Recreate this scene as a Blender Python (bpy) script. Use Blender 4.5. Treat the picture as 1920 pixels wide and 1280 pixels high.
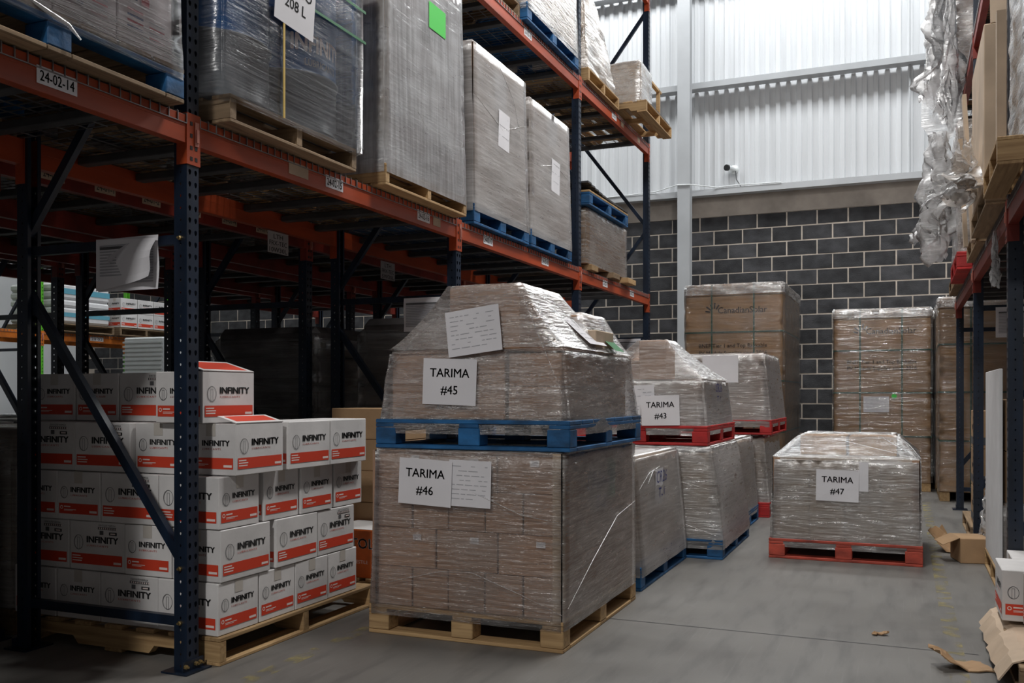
import bpy, bmesh, math, random
from mathutils import Vector, Matrix, Euler, noise
random.seed(7)
R = math.radians
for o in list(bpy.data.objects): bpy.data.objects.remove(o)
scene = bpy.context.scene
COL = scene.collection

# ---------------------------------------------------------------- camera
cam = bpy.data.cameras.new('camera'); camo = bpy.data.objects.new('camera', cam); COL.objects.link(camo)
camo.location = (0, 0, 1.15)
camo.rotation_euler = (R(90), 0, R(22.85))
cam.sensor_fit = 'HORIZONTAL'; cam.sensor_width = 36.0
cam.lens = 36.0 * 1749 / 1920
cam.shift_y = 100 / 1920
cam.clip_start = 0.05; cam.clip_end = 100
scene.camera = camo
# ---------------------------------------------------------------- world, exposure
w = bpy.data.worlds.new('world'); scene.world = w; w.use_nodes = True
w.node_tree.nodes['Background'].inputs[0].default_value = (0.75, 0.82, 0.9, 1)
w.node_tree.nodes['Background'].inputs[1].default_value = 0.25
vs = scene.view_settings
vs.view_transform = 'Standard'; vs.look = 'None'; vs.exposure = 0.22; vs.gamma = 1.0; vs.use_curve_mapping = False
# ---------------------------------------------------------------- daylight under the roof's skylight strips
ROOF = 8.6
SKY = [(-1.1, 12.0, 9.0, 0.9, 320), (-9.3, 9.5, 2.6, 6.0, 130)]
LAMPS = [(-.75, -3.9, 360), (-.75, 5.0, 135), (-.75, 8.6, 75)]      # hung high-bay lamps along the aisle
LAMPZ = 6.5
for (x, y, z, sx, sy, p, c) in [(x, y, ROOF-.06, sx, sy, p, (.96,.985,1.0)) for (x, y, sx, sy, p) in SKY] + [(x, y, LAMPZ-.03, .55, 1.15, p, (1.0,.985,.96)) for (x, y, p) in LAMPS]:
    L = bpy.data.lights.new('area_light', 'AREA'); L.shape = 'RECTANGLE'; L.size = sx; L.size_y = sy
    L.energy = p; L.color = c
    lo = bpy.data.objects.new('area_light', L); COL.objects.link(lo); lo.location = (x, y, z)

# ================================================================ helpers
class MB:
    def __init__(s): s.v = []; s.f = []; s.m = []
    def quad(s, a, b, c, d, m=0):
        n = len(s.v); s.v += [a, b, c, d]; s.f.append((n, n+1, n+2, n+3)); s.m.append(m)
    def poly(s, pts, m=0):
        n = len(s.v); s.v += list(pts); s.f.append(tuple(range(n, n+len(pts)))); s.m.append(m)
    def box(s, x0, y0, z0, x1, y1, z1, m=0, M=None):
        n = len(s.v)
        p = [(x0,y0,z0),(x1,y0,z0),(x1,y1,z0),(x0,y1,z0),(x0,y0,z1),(x1,y0,z1),(x1,y1,z1),(x0,y1,z1)]
        if M is not None: p = [tuple(M @ Vector(q)) for q in p]
        s.v += p
        for f in ((3,2,1,0),(4,5,6,7),(0,1,5,4),(1,2,6,5),(2,3,7,6),(3,0,4,7)):
            s.f.append(tuple(n+i for i in f)); s.m.append(m)
    def bar(s, a, b, wx, wy, m=0, up=(0,0,1)):
        a = Vector(a); b = Vector(b); d = (b-a); L = d.length; d.normalize()
        u = Vector(up)
        if abs(d.dot(u)) > .98: u = Vector((1,0,0))
        x = d.cross(u).normalized(); y = x.cross(d).normalized()
        M = Matrix((x, y, d)).transposed().to_4x4(); M.translation = a
        s.box(-wx/2, -wy/2, 0, wx/2, wy/2, L, m, M)
    def tube(s, pts, r, n=6, m=0, cap=True):
        pts = [Vector(p) for p in pts]; rings = []
        for i, p in enumerate(pts):
            d = (pts[min(i+1, len(pts)-1)] - pts[max(i-1, 0)]).normalized()
            u = Vector((0,0,1)) if abs(d.z) < .95 else Vector((1,0,0))
            x = d.cross(u).normalized(); y = x.cross(d).normalized()
            rr = r[i] if isinstance(r, (list, tuple)) else r
            k = len(s.v); rings.append(k)
            for j in range(n):
                a = 2*math.pi*j/n; s.v.append(tuple(p + x*(rr*math.cos(a)) + y*(rr*math.sin(a))))
        for a, b in zip(rings, rings[1:]):
            for j in range(n):
                s.f.append((a+j, a+(j+1) % n, b+(j+1) % n, b+j)); s.m.append(m)
        if cap:
            s.f.append(tuple(rings[0]+j for j in range(n))); s.m.append(m)
            s.f.append(tuple(rings[-1]+n-1-j for j in range(n))); s.m.append(m)
    def lathe(s, prof, n=32, c=(0,0,0), mfun=None):
        k0 = len(s.v)
        for (r, z) in prof:
            for j in range(n):
                a = 2*math.pi*j/n; s.v.append((c[0]+r*math.cos(a), c[1]+r*math.sin(a), c[2]+z))
        for i in range(len(prof)-1):
            for j in range(n):
                a = k0+i*n; b = a+n
                s.f.append((a+j, a+(j+1) % n, b+(j+1) % n, b+j)); s.m.append(mfun(i) if mfun else 0)
    def add_mesh(s, me, M, m=0):
        n = len(s.v)
        s.v += [tuple(M @ v.co) for v in me.vertices]
        for p in me.polygons: s.f.append(tuple(n+i for i in p.vertices)); s.m.append(m)
    def mesh(s, name, mats, smooth=False, bevel=0, recalc=False):
        me = bpy.data.meshes.new(name); me.from_pydata(s.v, [], s.f)
        for m in mats: me.materials.append(m)
        if len(mats) > 1: me.polygons.foreach_set('material_index', s.m)
        if bevel or recalc:
            bm = bmesh.new(); bm.from_mesh(me)
            if recalc: bmesh.ops.recalc_face_normals(bm, faces=bm.faces)
            if bevel: bmesh.ops.bevel(bm, geom=list(bm.edges), offset=bevel, segments=1, affect='EDGES', clamp_overlap=True)
            bm.to_mesh(me); bm.free()
        if smooth: me.polygons.foreach_set('use_smooth', [True]*len(me.polygons))
        me.update(); return me
    def build(s, name, mats, parent=None, loc=(0,0,0), rot=(0,0,0), **k):
        if not isinstance(mats, (list, tuple)): mats = [mats]
        return put(name, s.mesh(name, mats, **k), parent, loc, rot)
def put(name, me, parent=None, loc=(0,0,0), rot=(0,0,0)):
    o = bpy.data.objects.new(name, me); COL.objects.link(o); o.parent = parent; o.location = loc; o.rotation_euler = rot
    return o
def thing(name, label, cat, loc=(0,0,0), rz=0, group=None):
    o = bpy.data.objects.new(name, None); COL.objects.link(o); o.empty_display_size = .1
    o.location = loc; o.rotation_euler = (0, 0, rz); tag(o, label, cat, group); return o
def tag(o, label, cat, group=None):
    o['label'] = label; o['category'] = cat
    if group: o['group'] = group
    return o
def struct(o, label=None, cat=None):
    o['kind'] = 'structure'
    if label: o['label'] = label
    if cat: o['category'] = cat
    return o
_bc = {}
def boxmesh(dx, dy, dz, mat, bevel=0.003):
    """one shared centred box mesh for every size and material"""
    k = (round(dx,4), round(dy,4), round(dz,4), mat.name, bevel)
    if k not in _bc:
        b = MB(); b.box(-dx/2,-dy/2,-dz/2,dx/2,dy/2,dz/2); _bc[k] = b.mesh('box_'+mat.name, [mat], bevel=bevel)
    return _bc[k]
def pbox(name, x0, y0, z0, x1, y1, z1, mat, parent=None, bevel=0.003, rz=0):
    return put(name, boxmesh(x1-x0, y1-y0, z1-z0, mat, bevel), parent, ((x0+x1)/2,(y0+y1)/2,(z0+z1)/2), (0,0,rz))
_tc = {}
def textmesh(body, bold=0.0, spacing=1.0, shear=0.0):
    """flat lettering of height 1 (cap height), left aligned at origin, in local XY; bold thickens the strokes sideways"""
    k = (body, bold, spacing, shear)
    if k in _tc: return _tc[k]
    cu = bpy.data.curves.new('lettering', 'FONT'); cu.body = body; cu.size = 1.0; cu.space_character = spacing; cu.shear = shear
    cu.resolution_u = 2
    ob = bpy.data.objects.new('lettering', cu); COL.objects.link(ob)
    dg = bpy.context.evaluated_depsgraph_get(); dg.update()
    me = bpy.data.meshes.new_from_object(ob.evaluated_get(dg)); bpy.data.objects.remove(ob); bpy.data.curves.remove(cu)
    xs = [v.co.x for v in me.vertices]; x0, H = min(xs), .73
    if bold > 0:
        b = MB()
        for i, (dx, dy) in enumerate(((0,0),(bold,0),(-bold,0),(0,bold*.55),(0,-bold*.55))): b.add_mesh(me, Matrix.Translation((dx, dy, 0)))
        me = b.mesh('lettering', [])
    for v in me.vertices: v.co.x = (v.co.x-x0)/H; v.co.y = v.co.y/H
    me['w'] = (max(xs)-x0)/H
    _tc[k] = me; return me
FR = Matrix(((1,0,0,0),(0,0,1,0),(0,1,0,0),(0,0,0,1)))          # local XY print -> XZ plane, looking along +Y
def lay(b, me, x, z, h, m, y=0.0, width=None, center=False):
    """put lettering on a -Y facing plane: x right, z up"""
    wd = me['w']*h; sx = h
    if width: sx = h*width/wd; wd = width
    if center: x -= wd/2
    M = Matrix.Translation((x, y, z)) @ FR @ Matrix.Diagonal((sx, h, 1, 1))
    b.add_mesh(me, M, m)
def rect(b, x0, z0, x1, z1, m, y=0.0): b.quad((x0,y,z0),(x1,y,z0),(x1,y,z1),(x0,y,z1), m)

# ================================================================ materials
def nodes(name):
    m = bpy.data.materials.new(name); m.use_nodes = True; nt = m.node_tree; nt.nodes.clear()
    return m, nt, nt.nodes, nt.links
def N(nt, t, **k):
    n = nt.nodes.new(t)
    for a, v in k.items():
        if a.startswith('i_'): n.inputs[a[2:].replace('_', ' ')].default_value = v
        else: setattr(n, a, v)
    return n
def ramp(nt, fac, stops):
    r = N(nt, 'ShaderNodeValToRGB'); e = r.color_ramp.elements
    while len(e) < len(stops): e.new(0.5)
    for q, (p, c) in zip(e, stops): q.position = p; q.color = (*c, 1)
    nt.links.new(fac, r.inputs[0]); return r.outputs[0]
def mat(name, col, rough=.6, metal=0, nscale=(8,8,8), var=.18, rnd=.12, bump=.0, bscale=60, detail=4, spec=.5):
    """painted / plain surface: base colour with soft mottling, per-object value shift, optional fine bump"""
    m, nt, ns, lk = nodes(name)
    out = N(nt, 'ShaderNodeOutputMaterial'); bs = N(nt, 'ShaderNodeBsdfPrincipled'); lk.new(bs.outputs[0], out.inputs[0])
    tc = N(nt, 'ShaderNodeTexCoord'); mp = N(nt, 'ShaderNodeMapping'); mp.inputs['Scale'].default_value = nscale
    lk.new(tc.outputs['Object'], mp.inputs[0])
    oi = N(nt, 'ShaderNodeObjectInfo')
    ad = N(nt, 'ShaderNodeVectorMath', operation='ADD'); lk.new(mp.outputs[0], ad.inputs[0])
    sc = N(nt, 'ShaderNodeMath', operation='MULTIPLY'); sc.inputs[1].default_value = 37.0; lk.new(oi.outputs['Random'], sc.inputs[0]); lk.new(sc.outputs[0], ad.inputs[1])
    no = N(nt, 'ShaderNodeTexNoise'); no.inputs['Scale'].default_value = 1; no.inputs['Detail'].default_value = detail; lk.new(ad.outputs[0], no.inputs['Vector'])
    a = tuple(max(0, c*(1-var*2)) for c in col); b_ = tuple(min(1, c*(1+var)) for c in col)
    cr = ramp(nt, no.outputs[0], [(.28, a), (.72, b_)])
    hs = N(nt, 'ShaderNodeHueSaturation')
    mr = N(nt, 'ShaderNodeMapRange'); mr.inputs[3].default_value = 1-rnd; mr.inputs[4].default_value = 1+rnd; lk.new(oi.outputs['Random'], mr.inputs[0])
    lk.new(mr.outputs[0], hs.inputs['Value']); lk.new(cr, hs.inputs['Color']); lk.new(hs.outputs[0], bs.inputs['Base Color'])
    bs.inputs['Roughness'].default_value = rough; bs.inputs['Metallic'].default_value = metal; bs.inputs['Specular IOR Level'].default_value = spec
    if bump:
        n2 = N(nt, 'ShaderNodeTexNoise'); n2.inputs['Scale'].default_value = bscale; n2.inputs['Detail'].default_value = 3; lk.new(tc.outputs['Object'], n2.inputs['Vector'])
        bp = N(nt, 'ShaderNodeBump'); bp.inputs['Strength'].default_value = bump; bp.inputs['Distance'].default_value = .01
        lk.new(n2.outputs[0], bp.inputs['Height']); lk.new(bp.outputs[0], bs.inputs['Normal'])
    return m
def flat(name, col, rough=.7):
    m, nt, ns, lk = nodes(name); out = N(nt, 'ShaderNodeOutputMaterial'); bs = N(nt, 'ShaderNodeBsdfPrincipled'); lk.new(bs.outputs[0], out.inputs[0])
    bs.inputs['Base Color'].default_value = (*col, 1); bs.inputs['Roughness'].default_value = rough; return m
def film(name, haze=.2, streak=.5, rough=.22, gloss=.5, tint=(.85,.85,.86), scale=(2.2,2.2,55), tilt=0.0, bump=.5, patch=.35, bscale=1.0, aniso=.75, spec=.0, glint=.35):
    """clinging stretch film: see-through, with milky streaks where it is doubled and pulled, and crinkled gloss"""
    m, nt, ns, lk = nodes(name)
    out = N(nt, 'ShaderNodeOutputMaterial'); tc = N(nt, 'ShaderNodeTexCoord')
    m1 = N(nt, 'ShaderNodeMapping'); m1.inputs['Rotation'].default_value = (tilt, tilt, 0); m1.inputs['Scale'].default_value = scale; lk.new(tc.outputs['Object'], m1.inputs[0])
    n1 = N(nt, 'ShaderNodeTexNoise'); n1.inputs['Scale'].default_value = 1.0; n1.inputs['Detail'].default_value = 5; n1.inputs['Roughness'].default_value = .65; lk.new(m1.outputs[0], n1.inputs['Vector'])
    m2 = N(nt, 'ShaderNodeMapping'); m2.inputs['Rotation'].default_value = (.25, -.2, .1); m2.inputs['Scale'].default_value = (2.4, 2.4, 6.5); lk.new(tc.outputs['Object'], m2.inputs[0])
    n2 = N(nt, 'ShaderNodeTexNoise'); n2.inputs['Scale'].default_value = 1.0; n2.inputs['Detail'].default_value = 3; lk.new(m2.outputs[0], n2.inputs['Vector'])
    f1 = N(nt, 'ShaderNodeMapRange'); f1.inputs[1].default_value = .42; f1.inputs[2].default_value = .75; f1.inputs[3].default_value = 0; f1.inputs[4].default_value = streak; lk.new(n1.outputs[0], f1.inputs[0])
    f2 = N(nt, 'ShaderNodeMapRange'); f2.inputs[1].default_value = .42; f2.inputs[2].default_value = .7; f2.inputs[3].default_value = 0; f2.inputs[4].default_value = patch; lk.new(n2.outputs[0], f2.inputs[0])
    a = N(nt, 'ShaderNodeMath', operation='ADD'); lk.new(f1.outputs[0], a.inputs[0]); lk.new(f2.outputs[0], a.inputs[1])
    b = N(nt, 'ShaderNodeMath', operation='ADD', use_clamp=True); lk.new(a.outputs[0], b.inputs[0]); b.inputs[1].default_value = haze
    m3 = N(nt, 'ShaderNodeMapping'); m3.inputs['Rotation'].default_value = (tilt*1.5, tilt*1.5, 0); m3.inputs['Scale'].default_value = (7*bscale, 7*bscale, 70*bscale); lk.new(tc.outputs['Object'], m3.inputs[0])
    n3 = N(nt, 'ShaderNodeTexNoise'); n3.inputs['Scale'].default_value = 1; n3.inputs['Detail'].default_value = 4; n3.inputs['Roughness'].default_value = .6; lk.new(m3.outputs[0], n3.inputs['Vector'])
    bp = N(nt, 'ShaderNodeBump'); bp.inputs['Strength'].default_value = bump; bp.inputs['Distance'].default_value = .012; lk.new(n3.outputs[0], bp.inputs['Height'])
    gl = N(nt, 'ShaderNodeBsdfAnisotropic'); gl.inputs['Roughness'].default_value = rough; gl.inputs['Color'].default_value = (.95,.95,.95,1); lk.new(bp.outputs[0], gl.inputs['Normal'])
    gl.inputs['Anisotropy'].default_value = aniso; cv = N(nt, 'ShaderNodeCombineXYZ'); cv.inputs[2].default_value = 1.0; lk.new(cv.outputs[0], gl.inputs['Tangent'])
    df = N(nt, 'ShaderNodeBsdfDiffuse'); df.inputs['Color'].default_value = (*tint, 1)
    tl = N(nt, 'ShaderNodeBsdfTranslucent'); tl.inputs['Color'].default_value = (*tint, 1)
    md = N(nt, 'ShaderNodeMixShader'); md.inputs[0].default_value = .35; lk.new(df.outputs[0], md.inputs[1]); lk.new(tl.outputs[0], md.inputs[2])
    tr = N(nt, 'ShaderNodeBsdfTransparent')
    x1 = N(nt, 'ShaderNodeMixShader'); lk.new(b.outputs[0], x1.inputs[0]); lk.new(tr.outputs[0], x1.inputs[1]); lk.new(md.outputs[0], x1.inputs[2])
    fr = N(nt, 'ShaderNodeFresnel'); fr.inputs['IOR'].default_value = 1.5; lk.new(bp.outputs[0], fr.inputs['Normal'])
    g1 = N(nt, 'ShaderNodeMath', operation='MULTIPLY_ADD'); lk.new(b.outputs[0], g1.inputs[0]); g1.inputs[1].default_value = gloss*.5; lk.new(fr.outputs[0], g1.inputs[2])
    # the pull of the film varies: glossier, smoother patches next to dull ones
    n4 = N(nt, 'ShaderNodeTexNoise'); n4.inputs['Scale'].default_value = 1; n4.inputs['Detail'].default_value = 4; n4.inputs['Roughness'].default_value = .7
    m4 = N(nt, 'ShaderNodeMapping'); m4.inputs['Rotation'].default_value = (tilt+.1, tilt-.1, 0); m4.inputs['Scale'].default_value = (6, 6, 32); lk.new(tc.outputs['Object'], m4.inputs[0]); lk.new(m4.outputs[0], n4.inputs['Vector'])
    f4 = N(nt, 'ShaderNodeMapRange'); f4.inputs[1].default_value = .45; f4.inputs[2].default_value = .68; f4.inputs[3].default_value = 0; f4.inputs[4].default_value = 1; lk.new(n4.outputs[0], f4.inputs[0])
    r4 = N(nt, 'ShaderNodeMapRange'); r4.inputs[3].default_value = rough; r4.inputs[4].default_value = rough*.45; lk.new(f4.outputs[0], r4.inputs[0]); lk.new(r4.outputs[0], gl.inputs['Roughness'])
    g3 = N(nt, 'ShaderNodeMath', operation='MULTIPLY_ADD'); lk.new(f4.outputs[0], g3.inputs[0]); g3.inputs[1].default_value = glint; g3.inputs[2].default_value = spec
    g4 = N(nt, 'ShaderNodeMath', operation='ADD'); lk.new(g1.outputs[0], g4.inputs[0]); lk.new(g3.outputs[0], g4.inputs[1])
    g2 = N(nt, 'ShaderNodeMath', operation='MINIMUM'); lk.new(g4.outputs[0], g2.inputs[0]); g2.inputs[1].default_value = .85
    x2 = N(nt, 'ShaderNodeMixShader'); lk.new(g2.outputs[0], x2.inputs[0]); lk.new(x1.outputs[0], x2.inputs[1]); lk.new(gl.outputs[0], x2.inputs[2])
    lk.new(x2.outputs[0], out.inputs[0]); return m
def wood(name, col, dark, axis):
    m, nt, ns, lk = nodes(name)
    out = N(nt, 'ShaderNodeOutputMaterial'); bs = N(nt, 'ShaderNodeBsdfPrincipled'); lk.new(bs.outputs[0], out.inputs[0])
    tc = N(nt, 'ShaderNodeTexCoord'); mp = N(nt, 'ShaderNodeMapping'); mp.inputs['Scale'].default_value = (3,45,45) if axis == 'x' else (45,3,45); lk.new(tc.outputs['Object'], mp.inputs[0])
    oi = N(nt, 'ShaderNodeObjectInfo'); sc = N(nt, 'ShaderNodeMath', operation='MULTIPLY'); sc.inputs[1].default_value = 53; lk.new(oi.outputs['Random'], sc.inputs[0])
    ad = N(nt, 'ShaderNodeVectorMath', operation='ADD'); lk.new(mp.outputs[0], ad.inputs[0]); lk.new(sc.outputs[0], ad.inputs[1])
    no = N(nt, 'ShaderNodeTexNoise'); no.inputs['Scale'].default_value = 1; no.inputs['Detail'].default_value = 6; no.inputs['Distortion'].default_value = .6; lk.new(ad.outputs[0], no.inputs['Vector'])
    cr = ramp(nt, no.outputs[0], [(.3, dark), (.65, col)])
    hs = N(nt, 'ShaderNodeHueSaturation'); mr = N(nt, 'ShaderNodeMapRange'); mr.inputs[3].default_value = .75; mr.inputs[4].default_value = 1.2; lk.new(oi.outputs['Random'], mr.inputs[0]); lk.new(mr.outputs[0], hs.inputs['Value']); lk.new(cr, hs.inputs['Color']); lk.new(hs.outputs[0], bs.inputs['Base Color'])
    bs.inputs['Roughness'].default_value = .75
    bp = N(nt, 'ShaderNodeBump'); bp.inputs['Strength'].default_value = .3; bp.inputs['Distance'].default_value = .004; lk.new(no.outputs[0], bp.inputs['Height']); lk.new(bp.outputs[0], bs.inputs['Normal'])
    return m
M_card = mat('cardboard', (.42,.262,.172), .8, nscale=(5,5,5), var=.10, rnd=.10, bump=.08, bscale=90)
M_card2 = mat('cardboard_golden', (.43,.27,.145), .8, nscale=(5,5,5), var=.10, rnd=.08, bump=.08, bscale=90)
M_cardpale = mat('cardboard_pale', (.52,.40,.29), .8, nscale=(5,5,5), var=.10, rnd=.08)
M_white = mat('white_carton', (.72,.70,.69), .62, nscale=(6,6,6), var=.07, rnd=.05, bump=.05)
M_paper = mat('paper', (.80,.79,.82), .8, nscale=(4,4,4), var=.03, rnd=.02)
M_ink = flat('black_ink', (.012,.012,.013)); M_red = flat('red_ink', (.66,.055,.022), .6); M_grey = flat('grey_ink', (.10,.10,.105))
M_bandw = flat('pale_print', (.85,.72,.68)); M_blueink = flat('blue_pen', (.03,.04,.22)); M_cyan = flat('cyan_ink', (.12,.38,.50))
M_pale = flat('faint_print', (.42,.42,.45)); M_brownink = flat('brown_print', (.035,.025,.02)); M_redtext = flat('red_lettering', (.55,.10,.07))
M_greenlab = flat('green_label', (.06,.62,.07), .6); M_tape = flat('packing_tape', (.56,.52,.47), .35); M_greenstrap = flat('green_strap', (.02,.09,.055), .4); M_greenstrap2 = flat('bright_green_strap', (.02,.16,.05), .4)
M_blue = mat('navy_rack_paint', (.0075,.0165,.036), .38, nscale=(14,14,3), var=.3, rnd=.05)
M_orange = mat('orange_beam_paint', (.42,.060,.014), .45, nscale=(9,2,9), var=.18, rnd=.06)
M_orange2 = mat('bright_orange_beam', (.75,.20,.02), .45)
M_lime = mat('lime_rack_paint', (.14,.60,.03), .45)
M_zinc = mat('galvanised_wire', (.30,.30,.31), .4, .8); M_bolt = mat('brass_bolt', (.45,.33,.15), .4, .9)
M_chan = mat('dark_grey_channel', (.06,.06,.063), .5)
M_woodx = wood('pine_x', (.50,.33,.16), (.30,.18,.08), 'x'); M_woody = wood('pine_y', (.50,.33,.16), (.30,.18,.08), 'y')
M_owoodx = wood('old_wood_x', (.32,.22,.13), (.17,.11,.06), 'x'); M_owoody = wood('old_wood_y', (.32,.22,.13), (.17,.11,.06), 'y')
M_pblue = mat('blue_pallet_paint', (.012,.105,.27), .6, nscale=(7,7,14), var=.32, rnd=.15, bump=.15)
M_pred = mat('red_pallet_paint', (.52,.022,.022), .55, nscale=(7,7,14), var=.2, rnd=.12, bump=.15)
M_pred2 = mat('worn_red_pallet_paint', (.50,.075,.045), .65, nscale=(7,7,14), var=.3, rnd=.15, bump=.15)
M_clad = mat('white_metal_cladding', (.74,.755,.77), .45, nscale=(9,1,.5), var=.05, rnd=.02, detail=6)
M_steel = mat('grey_painted_steel', (.52,.535,.55), .5, nscale=(2,2,2), var=.06)
M_block = mat('dark_concrete_block', (.052,.052,.056), .9, nscale=(5,5,7), var=.30, rnd=.28, bump=.35, bscale=70, detail=7)
M_mortar = mat('mortar', (.62,.54,.46), .95, nscale=(6,6,6), var=.15, bump=.3)
M_plaster = mat('plaster_band', (.42,.37,.325), .95, nscale=(3,3,3), var=.15, bump=.2)
M_drumblue = mat('blue_drum_paint', (.012,.10,.30), .35, nscale=(3,3,3), var=.12); M_drumgrey = mat('grey_drum_paint', (.20,.215,.235), .33, nscale=(3,3,3), var=.08)
M_sack = mat('grey_sack', (.12,.11,.11), .6, nscale=(5,5,9), var=.3)
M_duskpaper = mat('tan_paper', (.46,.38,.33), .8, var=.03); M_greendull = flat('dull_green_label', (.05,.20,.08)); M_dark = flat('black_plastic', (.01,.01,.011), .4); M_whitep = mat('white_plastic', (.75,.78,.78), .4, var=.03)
M_ybrown = flat('yellow_stick', (.62,.42,.10), .6); M_foam = mat('white_foam_sheet', (.78,.78,.79), .7, var=.04)
M_roof = mat('roof_sheet', (.22,.225,.23), .6); M_sidewall = mat('grey_side_wall', (.22,.22,.23), .7); M_orangebox = mat('orange_carton', (.60,.12,.015), .55)
M_pinkbox = mat('white_sack_print', (.68,.62,.63), .6)
M_darkred_shade = mat('dark_red_and_shade_beam', (.22,.024,.014), .45)  # real paint on the open-side rack; stands for shade on the rear rows
F_clear = film('film_clear', haze=.02, streak=.18, patch=.08, gloss=.8, rough=.30, bump=.6, glint=.2)
F_front = film('film_tight', haze=.04, streak=.20, patch=.14, gloss=.9, rough=.42, bump=.6, tint=(.78,.74,.72), spec=.04, glint=.16)
F_diag = film('film_diagonal', haze=.03, streak=.26, patch=.12, gloss=.9, rough=.34, tilt=.5, bump=.8, scale=(3,3,40), tint=(.8,.77,.75), spec=.05, glint=.3)
F_milky = film('film_milky', haze=.22, streak=.32, patch=.25, gloss=.6, rough=.45, bump=.35, tint=(.72,.68,.66), tilt=.16, spec=.03, glint=.08)
F_grey = film('film_grey', haze=.36, streak=.5, patch=.3, gloss=.4, rough=.5, bump=.3, tint=(.68,.69,.71), scale=(30,30,1.6), glint=.03)
F_silver = film('film_silver', haze=.10, streak=.36, patch=.28, gloss=1.2, rough=.45, bump=.55, tint=(.84,.80,.77), spec=.16, glint=.22)
F_crumple = film('film_crumpled', haze=.14, streak=.3, patch=.3, gloss=.9, rough=.3, bump=1.0, scale=(9,9,9), bscale=.6, aniso=.2, glint=.3)
F_pack = film('film_pack', haze=.05, streak=.25, patch=.2, gloss=.7, rough=.4, tint=(.6,.57,.54), glint=.1)
F_crumple2 = film('film_loose_tan', haze=.2, streak=.35, patch=.3, gloss=.6, rough=.3, bump=1.0, scale=(9,9,9), bscale=.6, tint=(.7,.64,.58))
F_hang = film('film_hanging', haze=.26, streak=.3, patch=.3, gloss=.35, rough=.4, bump=.6, scale=(9,9,9), bscale=.5, aniso=.1, glint=.06, tint=(.75,.75,.76))
F_top = film('film_top', haze=.01, streak=.14, patch=.05, gloss=.8, rough=.28, bump=.5, scale=(5,14,5), glint=.14)
F_drum = film('film_drum', haze=.0, streak=.20, patch=.0, gloss=.5, rough=.22, tilt=.42, bump=.22, scale=(1.4,1.4,105), aniso=.5, glint=.02, tint=(.8,.82,.85))

def concrete():
    m, nt, ns, lk = nodes('concrete_floor')
    out = N(nt, 'ShaderNodeOutputMaterial'); bs = N(nt, 'ShaderNodeBsdfPrincipled'); lk.new(bs.outputs[0], out.inputs[0])
    tc = N(nt, 'ShaderNodeTexCoord')
    n1 = N(nt, 'ShaderNodeTexNoise'); n1.inputs['Scale'].default_value = 1.1; n1.inputs['Detail'].default_value = 8; n1.inputs['Roughness'].default_value = .6; lk.new(tc.outputs['Object'], n1.inputs['Vector'])
    c1 = ramp(nt, n1.outputs[0], [(.25, (.128,.121,.112)), (.5, (.165,.157,.146)), (.78, (.20,.191,.179))])
    mp = N(nt, 'ShaderNodeMapping'); mp.inputs['Scale'].default_value = (7,1.1,1); mp.inputs['Rotation'].default_value = (0,0,.5); lk.new(tc.outputs['Object'], mp.inputs[0])
    n2 = N(nt, 'ShaderNodeTexNoise'); n2.inputs['Scale'].default_value = 1.6; n2.inputs['Detail'].default_value = 6; lk.new(mp.outputs[0], n2.inputs['Vector'])
    c2 = ramp(nt, n2.outputs[0], [(.30, (.70,.70,.71)), (.50, (1,1,1)), (.8, (1.05,1.04,1.02))])
    mx = N(nt, 'ShaderNodeMixRGB', blend_type='MULTIPLY'); mx.inputs[0].default_value = .85; lk.new(c1, mx.inputs[1]); lk.new(c2, mx.inputs[2])
    # fine scratches
    mp3 = N(nt, 'ShaderNodeMapping'); mp3.inputs['Scale'].default_value = (90,2.2,1); mp3.inputs['Rotation'].default_value = (0,0,-.7); lk.new(tc.outputs['Object'], mp3.inputs[0])
    n3 = N(nt, 'ShaderNodeTexNoise'); n3.inputs['Scale'].default_value = 1; n3.inputs['Detail'].default_value = 2; lk.new(mp3.outputs[0], n3.inputs['Vector'])
    c3 = ramp(nt, n3.outputs[0], [(.62, (1,1,1)), (.72, (1.25,1.25,1.25))])
    mx2 = N(nt, 'ShaderNodeMixRGB', blend_type='MULTIPLY'); mx2.inputs[0].default_value = .5; lk.new(mx.outputs[0], mx2.inputs[1]); lk.new(c3, mx2.inputs[2])
    lk.new(mx2.outputs[0], bs.inputs['Base Color'])
    rr = ramp(nt, n1.outputs[0], [(.3, (.38,)*3), (.7, (.6,)*3)]); lk.new(rr, bs.inputs['Roughness'])
    n4 = N(nt, 'ShaderNodeTexNoise'); n4.inputs['Scale'].default_value = 120; lk.new(tc.outputs['Object'], n4.inputs['Vector'])
    bp = N(nt, 'ShaderNodeBump'); bp.inputs['Strength'].default_value = .12; bp.inputs['Distance'].default_value = .003; lk.new(n4.outputs[0], bp.inputs['Height']); lk.new(bp.outputs[0], bs.inputs['Normal'])
    return m
M_floor = concrete()
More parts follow.
